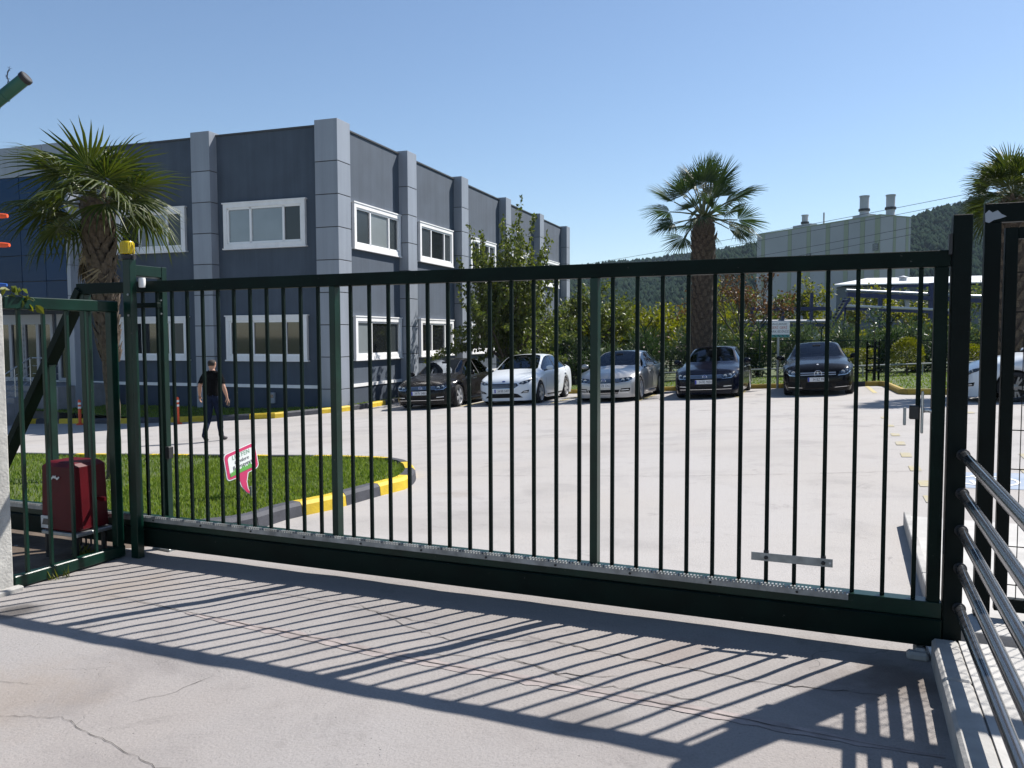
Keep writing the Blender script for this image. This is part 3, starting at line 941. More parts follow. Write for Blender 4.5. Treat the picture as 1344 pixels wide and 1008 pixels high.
# ------------------------------------------------------------------ receiving post, pipe rails, mesh wicket
rp = thing('gate_receiving_post', 'tall black-green square post that receives the closed sliding gate', 'post', G(2.375, 0))
mb = MB(); mb.obox(G(2.376, 0.0, 1.10), gd, gn, UP, .042, .05, 1.10); build(mb, 'shaft', 'post_paint', rp, bevel=.004)
mb = MB(); mb.obox(G(2.376, 0.0, .006), gd, gn, UP, .09, .09, .008); build(mb, 'base_plate', 'galv', rp, bevel=.002)
mb = MB(); mb.obox(G(2.325, -.02, 2.06), gd, gn, UP, .0075, .03, .05); build(mb, 'catch_lug', 'black_metal', rp)
mb = MB(); mb.obox(G(2.3295, -.058, .60), gd, gn, UP, .004, .006, .06); build(mb, 'bumper', 'rubber', rp)
pr = thing('pipe_guard_rail', 'five dark steel pipe rails running from the gate post towards the viewer', 'guard rail', G(2.40, -0.06, .12))
SR = 2.405
for z in (1.034, .844, .66, .472, .272):
    mb = MB(); mb.tube([G(SR, -.052, z), G(SR, -5.2, z)], .0245, 20)
    p_ = build(mb, 'pipe', 'rail_steel', pr, smooth=40)
    mb = MB(); mb.lathe(G(SR, -.0505, z), -gn, [(0, 0), (.031, 0), (.031, .006), (.027, .010), (.0248, .010)], 16)
    build(mb, 'collar', 'black_metal', p_, smooth=30)
for n in (-5.22,):
    mb = MB(); mb.obox(G(SR, n, .6), gd, gn, UP, .03, .02, .55); build(mb, 'post', 'post_paint', pr)
sw = bpy.data.objects.new('sidewalk', None); link(sw); tag(sw, kind='structure')
# raised strip on this side (its own kerb edge) and the one inside the yard
for (s0, s1, n0, n1, h_) in ((2.285, 5.2, -5.6, -0.075, .12),):
    mb = MB(); mb.obox(G((s0 + .12 + s1) / 2, (n0 + n1) / 2, h_ / 2 - .05), gd, gn, UP, (s1 - s0 - .12) / 2, (n1 - n0) / 2, h_ / 2 + .05 - .002)
    build(mb, 'slab', 'sidewalk', sw)
    n = n0; k = 0
    while n < n1 - .02:
        e = min(n1, n + 1.0)
        mb = MB(); mb.obox(G(s0 + .059, (n + e) / 2, h_ / 2 - .05), gd, gn, UP, .059, (e - n) / 2 - .003, h_ / 2 + .05 + (.001 if k % 2 else 0))
        build(mb, 'kerb_stone', 'kerb_grey', sw, bevel=.014); n = e; k += 1
mb = MB(); mb.obox(G(4.0, 1.65, 0.015), gd, gn, UP, 1.62, 1.45, .065); build(mb, 'slab', 'sidewalk', sw)
for k in range(3):
    mb = MB(); mb.obox(G(2.355, .68 + .97 * k, 0.03), gd, gn, UP, .024, .482, .085); build(mb, 'kerb_stone', 'kerb_grey', sw, bevel=.006)
mb = MB()
mb.obox(G(2.24, -.02, .02), gd, gn, UP, .03, .05, .03); mb.obox(G(2.225, -.075, .018), gd, gn, UP, .05, .03, .022)
stp = build(mb, 'gate_stop', 'kerb_grey', org=G(2.24, -.02, 0), bevel=.012)
tag(stp, 'small concrete gate stop on the ground at the foot of the receiving post', 'gate stop')

wk = thing('mesh_wicket', 'black framed welded mesh wicket gate at the right edge behind the pipe rails', 'wicket gate', G(2.57, .5, .08))
def wkb(name, s0, s1, z0, z1, m_='post_paint', hn=.032, parent=None):
    mb = MB(); mb.obox(G((s0 + s1) / 2, .5, (z0 + z1) / 2), gd, gn, UP, (s1 - s0) / 2, hn, (z1 - z0) / 2)
    return build(mb, name, m_, parent or wk, bevel=.003)
wkb('frame_post', 2.535, 2.612, .085, 2.215); wkb('frame_post', 3.95, 4.03, .085, 2.215)
wkb('lintel', 2.533, 4.032, 2.2155, 2.315)
lf = wkb('leaf_stile', 2.632, 2.692, .125, 2.185, hn=.025)
wkb('leaf_stile', 3.87, 3.93, .125, 2.185, hn=.025)
wkb('leaf_rail', 2.6925, 3.8695, 2.125, 2.185, hn=.025); wkb('leaf_rail', 2.6925, 3.8695, .125, .195, hn=.025)
for i in range(23):
    s = 2.735 + i * .05
    mb = MB(); mb.tube([G(s, .5, .19), G(s, .5, 2.13)], .0026, 5); build(mb, 'wire', 'post_paint', wk)
for i in range(9):
    z = .27 + i * .21
    mb = MB(); mb.tube([G(2.69, .4945, z), G(3.875, .4945, z)], .0032, 5); build(mb, 'wire', 'post_paint', wk)
mb = MB(); mb.prism([(-.028, -.035), (-.010, -.042), (.012, -.028), (.040, -.022), (.070, -.012), (.046, .002), (.028, .022), (.004, .012), (-.012, .026), (-.030, .008)], G(2.563, .4678, 2.255), gd, UP, -gn, .001); build(mb, 'bare_patch', 'clad_panel', wk, fix=True)
# fence going on to the right of the wicket (beyond the frame), casts the mesh shadow
mf = thing('mesh_fence', 'black welded mesh fence running on from the wicket out of the picture', 'fence', G(4.06, .5, .08))
mb = MB(); mb.obox(G(6.0, .5, 1.2), gd, gn, UP, .03, .03, 1.1); build(mb, 'post', 'post_paint', mf)
for i in range(38):
    s = 4.07 + i * .05
    mb = MB(); mb.tube([G(s, .5, .15), G(s, .5, 2.13)], .0026, 5); build(mb, 'wire', 'post_paint', mf)
for i in range(10):
    z = .17 + i * .21
    mb = MB(); mb.tube([G(4.04, .4945, z), G(5.98, .4945, z)], .0032, 5); build(mb, 'wire', 'post_paint', mf)

# ------------------------------------------------------------------ mast just left of the frame: arms and tube reach into view
ms = thing('signal_mast', 'mast at the left edge with two orange arms and one blue arm', 'mast', (-3.62, 5.05, 0))
mb = MB(); mb.tube([(-3.62, 5.05, 0), (-3.62, 5.05, 3.35)], .04, 12); build(mb, 'pole', 'green_paint', ms, smooth=40)
for z, m_, x1, r_ in ((2.362, 'orange_red', -3.065, .016), (2.186, 'orange_red', -3.06, .016), (1.944, 'sign_blue', -3.085, .013)):
    mb = MB(); mb.tube([(-3.60, 5.02, z + .03), (x1 - .03, 5.0, z), (x1, 5.0, z)], [r_, r_, r_ * .7], 10); build(mb, 'arm', m_, ms, smooth=40)
ct = thing('tube_camera', 'green tube with a black end cap pointing up at the top left corner', 'camera', (-3.30, 5.02, 2.90))
p0, p1 = Vector((-3.45, 5.02, 2.795)), Vector((-2.925, 5.0, 3.182))
d = (p1 - p0).normalized()
mb = MB(); mb.tube([p0, p1], .037, 20); tb = build(mb, 'tube', 'tube_green', ct, smooth=40)
mb = MB(); mb.lathe(p1 - d * .012, d, [(.038, -.004), (.042, 0), (.042, .022), (.036, .028), (0, .029)], 20); build(mb, 'end_cap', 'black_metal', ct, smooth=40)
mb = MB(); mb.lathe(p1 - d * .17, d, [(.037, -.006), (.041, -.004), (.041, .004), (.037, .006)], 20); build(mb, 'ring', 'tube_green', ct, smooth=40)
mb = MB(); mb.beam(p0 + Vector((0, .02, -.01)), (-3.60, 5.05, 2.70), .04, .04); build(mb, 'bracket', 'green_paint', ct)
# prickly dry stem beside the tube
mb = MB(); r2 = random.Random(3); P = []
for k in range(9): P.append(Vector((-3.085 + .006 * math.sin(k * 1.7) + .003 * k, 5.06, 3.08 + .022 * k)))
mb.tube(P, .003, 5)
for k in range(60):
    p = P[r2.randrange(9)] + Vector((r2.uniform(-.004, .004), 0, r2.uniform(-.01, .01))); dd = Vector((r2.uniform(-1, 1), r2.uniform(-1, 1), r2.uniform(-.3, .9))).normalized()
    mb.tube([p, p + dd * r2.uniform(.006, .016)], [.0018, .0004], 3)
mb.tube([P[0], P[0] + Vector((-.25, .02, -.35)), Vector((-3.60, 5.05, 2.6))], .004, 5)
o = build(mb, 'dry_stem', 'black_metal', org=(-3.6, 5.05, 2.6)); tag(o, 'thin dark prickly dry stem above the green tube at the left edge', 'plant')
# ------------------------------------------------------------------ grey office building
ob = thing('office_building', 'two-storey slate grey office building with white framed windows and panelled pilasters', 'building', W(0, 0, -0.7))
ZT, ZG = 8.05, -1.6
LA, LBk = 26.2, 9.2
# walls: right front, left front, back closed box
def wbox(name, a0, a1, b0, b1, z0, z1, m_, parent=ob, bevel=0.0, n=1):
    mb = MB(); mb.obox(W((a0 + a1) / 2, (b0 + b1) / 2, (z0 + z1) / 2), bR, bL, UP, abs(a1 - a0) / 2, abs(b1 - b0) / 2, abs(z1 - z0) / 2)
    return build(mb, name, m_, parent, bevel=bevel)
wbox('wall', 0, LA, 0, 14.0, 0.12, ZT - .03, 'wall_plaster')
wbox('plinth', -.02, LA, -.02, 14.0, ZG, 0.02, 'wall_base')
bnd = wbox('base_band', -.05, LA, -.05, 14.0, 0.02, 0.12, 'trim_white')
wbox('roof_cap', -.04, LA + .05, -.04, 14.0, ZT - .029, ZT + .02, 'cap_metal')
PZ = [-0.95, 0.03, 1.01, 1.99, 2.97, 3.95, 4.93, 5.91, 6.89, 8.07]
def pilaster(a0, a1, b0, b1):
    core = wbox('pilaster', a0 + .015, a1 - .015, b0 + .015, b1 - .015, ZG, 8.10, 'clad_joint')
    for z0, z1 in zip(PZ, PZ[1:]):
        wbox('panel', a0, a1, b0, b1, z0 + .013, z1 - .013 if z1 < 8 else 8.13, 'clad_panel', core, bevel=.004)
PRO = .33
pilaster(-.30, .45, -.30, .48)                      # corner
for ar in (4.97, 9.85, 15.2, 20.55, 25.85):
    pilaster(ar - .72, ar, -PRO - .02, .3)
for bl in (4.30,):
    pilaster(-PRO - .02, .3, bl, bl + .72)
def window(origin, ux, out, w_, h_, kinds):
    """surround, sash, panes; origin = lower left corner on the wall, ux along the wall, out away from it"""
    root_m = MB(); sw_, dp_ = 0.13, 0.10
    o0 = Vector(origin)
    def fr(x0, x1, z0, z1, d0, d1, name, m_, parent, bevel=.006):
        mb = MB(); c = o0 + ux * (x0 + x1) / 2 + UP * (z0 + z1) / 2 + out * (d0 + d1) / 2
        mb.obox(c, ux, UP, out, (x1 - x0) / 2, (z1 - z0) / 2, (d1 - d0) / 2)
        return build(mb, name, m_, parent, bevel=bevel)
    mb = MB()
    for x0, x1, z0, z1 in ((0, w_, 0, sw_), (0, w_, h_ - sw_, h_), (0, sw_, sw_, h_ - sw_), (w_ - sw_, w_, sw_, h_ - sw_)):
        c = o0 + ux * (x0 + x1) / 2 + UP * (z0 + z1) / 2 + out * (dp_ / 2 - .02)
        mb.obox(c, ux, UP, out, (x1 - x0) / 2, (z1 - z0) / 2, dp_ / 2 + .02)
    wn_ = build(mb, 'window', 'trim_white', ob)
    # thin outer lip of the surround
    mb = MB()
    for x0, x1, z0, z1 in ((-.04, w_ + .04, -.045, -.001), (-.04, w_ + .04, h_ + .001, h_ + .04)):
        c = o0 + ux * (x0 + x1) / 2 + UP * (z0 + z1) / 2 + out * .05
        mb.obox(c, ux, UP, out, (x1 - x0) / 2, (z1 - z0) / 2, .07)
    build(mb, 'sill', 'trim_white', wn_)
    iw, ih = w_ - 2 * sw_, h_ - 2 * sw_
    mb = MB()
    fx = [0, .30, .36, .78, .82, 1.0]
    xs = (sw_, sw_ + iw * .32, sw_ + iw * .76, sw_ + iw)
    for i, x in enumerate(xs):
        hw = .028 if i in (0, 3) else .036
        xx = x + (hw if i == 0 else -hw if i == 3 else 0)
        mb.obox(o0 + ux * xx + UP * (h_ / 2) + out * .045, ux, UP, out, hw, ih / 2, .025)
    for z in (sw_ + .03, h_ - sw_ - .03):
        mb.obox(o0 + ux * (w_ / 2) + UP * z + out * .0455, ux, UP, out, iw / 2, .03, .0245)
    build(mb, 'frame', 'pvc_white', wn_)
    for i in range(3):
        mb = MB(); mb.obox(o0 + ux * (xs[i] + xs[i + 1]) / 2 + UP * (h_ / 2) + out * .020, ux, UP, out, (xs[i + 1] - xs[i]) / 2 - .02, ih / 2 - .05, .006)
        build(mb, 'pane', kinds[i], wn_)
D, Bd, S = 'pane_dark', 'pane_blind', 'pane_screen'
bayR = [(1.0, 4.19), (5.75, 8.80), (10.75, 13.8), (16.1, 19.1), (21.4, 24.4)]
for i, (a0, a1) in enumerate(bayR):
    window(W(a0, 0, 4.45), bR, -bL, a1 - a0, 1.41, [(S, Bd, S), (S, D, S), (D, D, S), (D, Bd, S), (D, D, S)][i])
    window(W(a0, 0, 0.90), bR, -bL, a1 - a0, 1.36, [(Bd, D, S), (D, D, S), (D, D, S), (D, D, S), (D, D, D)][i])
for i, (b0, b1) in enumerate([(1.0, 4.03), (5.55, 8.40)]):
    window(W(0, b1, 4.455), -bL, -bR, b1 - b0, 1.40, [(Bd, Bd, S), (D, Bd, S)][i])
    window(W(0, b1, 0.90), -bL, -bR, b1 - b0, 1.38, [(D, D, D), (D, D, S)][i])
# entrance block that stands forward on the left
EB = 8.70; EO = 1.7
blk = wbox('entrance_block', -EO + .06, .0, EB + .06, 14.0, 2.62, 7.82, 'grey_mullion')
for k, z0 in enumerate((2.62, 3.47, 4.32, 5.17, 6.02)):
    for i in range(5):
        b0 = EB + i * 1.05
        wbox('glass_panel', -EO, -EO + .05, b0 + .012 + (.16 if i == 0 else 0), b0 + 1.038, z0 + .012, z0 + .838, 'blue_glass', blk)
for i in range(5):
    b0 = EB + i * 1.05
    wbox('cladding_panel', -EO - .004, -EO + .05, b0 + .008 + (.0 if i == 0 else 0), b0 + 1.042, 6.88, 7.85, 'clad_panel', blk)
for k in range(6):
    z0 = 2.0 + k * .98
    wbox('edge_strip', -EO - .01, -EO + .049, EB, EB + .15, z0 + .62 if k == 0 else z0 + .008, min(z0 + .972, 6.872), 'clad_panel', blk)
    for q in range(2):
        wbox('side_panel', -EO + .055 + q * .82, -EO + .055 + (q + 1) * .82 - .012, EB - .005, EB + .055, z0 + .63 if k == 0 else z0 + .008, min(z0 + .972, 7.80), 'clad_panel', blk)
wbox('column', -EO + .05, -EO + .40, EB + .0, EB + .35, -1.0, 2.615, 'clad_panel')
# doors under the block
for i, b0 in enumerate((9.7, 11.35, 13.0 - .35)):
    mb = MB()
    o0 = W(-.04, b0 + 1.5, .10)
    for x0, x1, z0, z1 in ((0, 1.45, 2.0, 2.35), (0, .12, 0, 2.0), (1.33, 1.45, 0, 2.0), (.66, .79, 0.12, 2.0), (.12, 1.33, 0, .12)):
        mb.obox(o0 - bL * (x0 + x1) / 2 + UP * (z0 + z1) / 2, bL, UP, bR, (x1 - x0) / 2, (z1 - z0) / 2, .05)
    dr = build(mb, 'door', 'door_frame', ob)
    for x in (.39, 1.06):
        mb = MB(); mb.obox(o0 - bL * x + UP * 1.06 + bR * .01, bL, UP, bR, .27, .94, .006); build(mb, 'pane', 'pane_dark', dr)
# entrance steps
stp = thing('entrance_steps', 'dark stone steps up to the office entrance on the far left', 'steps', W(-2.2, 10.5, -1.0))
wbox('landing', -2.3, -.03, 8.75, 13.6, -1.5, .08, 'step_stone', stp, .01)
for k in range(5):
    wbox('step', -2.3 - .3 * (k + 1), -2.3 - .3 * k - .003, 9.9, 13.6, -1.7, .08 - .17 * (k + 1), 'step_stone', stp, .01)
hr = thing('handrail', 'stainless steel handrail beside the entrance steps on the far left', 'handrail', W(-2.3, 9.9, .08))
def hrp(pts, r_=.022, name='rail'):
    mb = MB(); mb.tube(pts, r_, 8); build(mb, name, 'steel', hr, smooth=40)
top0, top1 = W(-2.2, 10.0, .98), W(-3.9, 10.0, .05)
hrp([top0, top1])
for q in (.25, .5, .72):
    hrp([top0 - UP * q, top1 - UP * q], .009, 'bar')
for t_ in (0, .33, .66, 1):
    p = top0.lerp(top1, t_); hrp([p, p - UP * .92], .016, 'post')
hr2 = thing('handrail', 'short steel railing on the entrance landing next to the panelled column', 'handrail', W(-2.2, 9.0, .08))
hr = hr2
hrp([W(-2.2, 8.8, .98), W(-2.2, 9.9, .98)]); hrp([W(-2.2, 9.35, .98), W(-2.2, 9.35, .08)], .016, 'post')
for q in (.25, .5): hrp([W(-2.2, 8.8, .98 - q), W(-2.2, 9.9, .98 - q)], .009, 'bar')
# socket box on the left wall
mb = MB(); mb.obox(W(-.06, 2.33, -.30), bL, UP, bR, .10, .17, .04)
sb = build(mb, 'meter_box', 'clad_panel', ob, bevel=.01)
mb = MB(); mb.obox(W(-.105, 2.33, -.24), bL, UP, bR, .06, .05, .005); build(mb, 'window_slot', 'pane_dark', sb)

# ------------------------------------------------------------------ orange delineators
def delineator(x, y, label):
    z = gz(x, y)
    t = thing('traffic_delineator', label, 'traffic post', (x, y, z), 'orange traffic posts by the building kerb')
    c = Vector((x, y, z))
    mb = MB(); mb.lathe(c, UP, [(0, .0), (.11, .0), (.11, .03), (.05, .05), (0, .05)], 14); build(mb, 'base', 'orange_plastic', t, smooth=40)
    mb = MB(); mb.lathe(c, UP, [(.045, .045), (.042, .70), (.03, .74), (0, .745)], 14); ps = build(mb, 'post', 'orange_plastic', t, smooth=40)
    for z0 in (.48, .60):
        mb = MB(); mb.lathe(c, UP, [(.0452, z0), (.0448, z0 + .06)], 14); build(mb, 'reflective_band', 'sign_white', ps, smooth=40)
delineator(-9.20, 22.30, 'orange traffic post just left of the walking man')
delineator(-12.75, 23.9, 'orange traffic post seen through the side fence bars, near the entrance')

# ------------------------------------------------------------------ keep-off-the-grass sign
sg = thing('lawn_sign', 'pink speech-bubble sign with Turkish lettering stuck in the lawn behind the gate', 'sign', gp3(-2.62, 7.95, .05))
sc = Vector((-2.60, 7.95, gz(-2.6, 7.95)))
sx = Vector((0.62, 0.78, 0)).normalized()
UPW = UP
UP = (Vector((-.78, .62, 0)) * .26 + UPW).normalized()
sx3 = (sx * math.cos(R(0)) + UP * 0.0).normalized(); sn = sx.cross(UP).normalized()
SH = 0.27          # the board leans: its upper edge climbs to the right
def rr(pts): return [(x, y + SH * x) for x, y in pts]
def rounded(x0, x1, y0, y1, r_, n=5):
    P = []
    for cx_, cy_, a0 in ((x1 - r_, y0 + r_, -90), (x1 - r_, y1 - r_, 0), (x0 + r_, y1 - r_, 90), (x0 + r_, y0 + r_, 180)):
        for k in range(n): a = R(a0 + 90 * k / (n - 1)); P.append((cx_ + r_ * math.cos(a), cy_ + r_ * math.sin(a)))
    return P
bo = sc + UP * .47
S0 = (.185, .125)
def outline(g):
    P = rr(rounded(-.19 - g, .19 + g, -.13 - g, .14 + g, .04 + g * .5))
    # add the speech tail at the lower edge
    q = []
    n = len(P)
    tail = [(-.07 - g, -.135 - g), (-.05 - g, -.24), (.0, -.31 - g * .6), (.055 + g * .4, -.345 - g), (.03 + g, -.27), (.03 + g, -.20), (.06 + g, -.135 - g)]
    tail = [(x, y + SH * (x if i in (0, 6) else .0)) for i, (x, y) in enumerate(tail)]
    # P starts at the lower right corner arc; the lower edge runs from the last point (lower left) to the first
    return P + tail
mb = MB(); mb.prism(outline(.0), bo, sx, UP, -sn, .012); build(mb, 'board', 'sign_back', sg, fix=True)
mb = MB(); mb.prism(outline(-.002), bo + sn * .001, sx, UP, sn, .003); build(mb, 'edge_print', 'sign_white', sg, fix=True)
mb = MB(); mb.prism(outline(-.010), bo + sn * .0045, sx, UP, sn, .001); build(mb, 'border_print', 'magenta', sg, fix=True)
mb = MB(); mb.prism(rr(rounded(-.148, .148, -.092, .098, .03)), bo + sn * .006, sx, UP, sn, .001); build(mb, 'field', 'sign_white', sg, fix=True)
P = [(-.15, -.096)]
r3 = random.Random(4); x = -.15
while x < .14:
    w_ = r3.uniform(.012, .03); P += [(x + w_ * .5, -.06 + r3.uniform(0, .04)), (x + w_, -.066)]; x += w_
P += [(.15, -.07), (.15, -.096)]
mb = MB(); mb.prism(rr(P), bo + sn * .0075, sx, UP, sn, .001); build(mb, 'grass_print', 'sign_green', sg, fix=True)
sl = (sx + UP * SH)
for tx, sz, yy, m_, sq in (('LÜTFEN', .062, .072, 'sign_grey_green', .95), ('Çimlere', .052, .018, 'ink', 1.0), ('Basmayınız', .052, -.030, 'ink', 1.0)):
    text_part(tx, sz, bo + sl * .005 + UP * yy + sn * .009, sl, UP, m_, sg, squash=sq)
UP = UPW
mb = MB(); mb.tube([sc + UP * -.05 + sx * .03 - sn * .012, sc + UP * .22 + sx * .03 - sn * .012], .012, 8); build(mb, 'stake', 'galv', sg)
# ------------------------------------------------------------------ cars
def paint(name, col, metal=0.0, rough=0.28, cw=0.4, sw=0.3):
    m = mat(name, col, rough, metal, coat=cw, spec=sw)
    return m
paint('paint_black', (0.004, 0.004, 0.005), 0, .2, .16, .12); paint('paint_darkblue', (0.003, 0.004, 0.011), 0, .2, .16, .12); paint('paint_brownblack', (0.009, 0.0075, 0.0075), 0, .22, .18, .14)
paint('paint_silver', (0.40, 0.395, 0.39), 0.55, 0.38); paint('paint_car_white', (0.62, 0.66, 0.70), 0.0, 0.3)
glass_mat('car_glass', (0.12, 0.15, 0.17), refl=(.75, .85, 1.0), ior=1.42)
glass_mat('lamp_glass', (0.75, 0.78, 0.8), extra=0.06)
mat('car_trim', (0.010, 0.010, 0.011), 0.45); mat('grille', (0.006, 0.006, 0.007), 0.6, spec=0.15); mat('chrome', (0.75, 0.76, 0.78), 0.12, 1.0)
mat('rim', (0.55, 0.56, 0.58), 0.38, 0.6); mat('rim_dark', (0.16, 0.165, 0.175), 0.3, 0.85); mat('tyre', (0.014, 0.014, 0.015), 0.85)
mat('lamp_bowl', (0.62, 0.64, 0.67), 0.25, 0.7); mat('interior', (0.022, 0.021, 0.021), 0.8); mat('seat_cloth', (0.045, 0.042, 0.040), 0.85)
mat('plate_white', (0.62, 0.63, 0.64), 0.4); mat('plate_blue', (0.01, 0.03, 0.35), 0.4); mat('emblem_blue', (0.012, 0.04, 0.20), 0.3)
mat('underbody', (0.008, 0.008, 0.008), 0.9)

SEDAN = dict(L=4.77, W=1.83, H=1.456, fo=.90, wb=2.79, r=.332, st=[
    # s, hw, belt z, belt y, edge y, edge z, rail y, rail z, centre z
    (0.13, .78, .66, .74, .66, .675, .50, .69, .715),
    (0.40, .87, .745, .80, .69, .78, .52, .80, .825),
    (0.80, .905, .815, .83, .70, .865, .53, .885, .905),
    (1.20, .912, .865, .845, .72, .925, .55, .945, .965),
    (1.52, .913, .895, .855, .745, .955, .68, .975, 1.01),
    (1.95, .914, .905, .862, .665, 1.19, .615, 1.215, 1.245),
    (2.32, .915, .912, .865, .60, 1.362, .545, 1.395, 1.43),
    (2.80, .915, .92, .865, .595, 1.395, .53, 1.425, 1.456),
    (3.30, .914, .935, .862, .59, 1.375, .525, 1.405, 1.435),
    (3.75, .912, .955, .855, .595, 1.29, .53, 1.32, 1.345),
    (4.15, .905, .975, .84, .64, 1.10, .585, 1.125, 1.145),
    (4.42, .895, .985, .82, .70, 1.02, .62, 1.035, 1.05),
    (4.66, .86, .965, .78, .68, .995, .58, 1.005, 1.015)], ws=(4, 6), rw=(9, 11), sg=(4, 10))
HATCH = dict(L=4.53, W=1.82, H=1.484, fo=.90, wb=2.65, r=.322, st=[
    (0.13, .76, .70, .72, .64, .715, .48, .73, .755),
    (0.38, .86, .79, .79, .68, .83, .51, .85, .875),
    (0.75, .90, .86, .82, .69, .915, .52, .935, .955),
    (1.05, .905, .905, .835, .71, .965, .55, .985, 1.005),
    (1.30, .908, .93, .845, .735, .99, .68, 1.01, 1.04),
    (1.78, .91, .94, .85, .65, 1.235, .60, 1.26, 1.29),
    (2.15, .911, .945, .852, .595, 1.395, .54, 1.425, 1.462),
    (2.60, .911, .955, .852, .59, 1.42, .525, 1.452, 1.484),
    (3.10, .91, .975, .85, .585, 1.395, .52, 1.425, 1.455),
    (3.55, .905, 1.00, .84, .59, 1.305, .53, 1.335, 1.36),
    (3.95, .895, 1.02, .825, .635, 1.12, .58, 1.145, 1.165),
    (4.20, .88, 1.025, .80, .68, 1.05, .60, 1.065, 1.08),
    (4.42, .845, .99, .76, .66, 1.01, .56, 1.02, 1.03)], ws=(4, 6), rw=(9, 11), sg=(4, 10))
COUPE = dict(L=4.69, W=1.81, H=1.442, fo=.83, wb=2.84, r=.33, st=[
    (0.12, .78, .68, .75, .66, .70, .50, .715, .74),
    (0.36, .865, .77, .80, .69, .81, .52, .83, .86),
    (0.80, .90, .84, .825, .70, .89, .53, .915, .935),
    (1.25, .906, .885, .84, .72, .945, .55, .97, .985),
    (1.62, .908, .91, .85, .745, .965, .68, .985, 1.02),
    (2.05, .908, .915, .855, .66, 1.20, .61, 1.225, 1.255),
    (2.42, .908, .92, .857, .595, 1.36, .54, 1.39, 1.42),
    (2.90, .908, .93, .857, .585, 1.38, .52, 1.41, 1.442),
    (3.35, .907, .945, .855, .58, 1.355, .515, 1.385, 1.415),
    (3.75, .905, .96, .848, .59, 1.26, .53, 1.29, 1.315),
    (4.10, .90, .975, .835, .64, 1.10, .585, 1.125, 1.145),
    (4.38, .885, .975, .81, .69, 1.01, .61, 1.025, 1.04),
    (4.58, .85, .95, .77, .67, .975, .57, .985, .995)], ws=(4, 6), rw=(9, 11), sg=(4, 10))

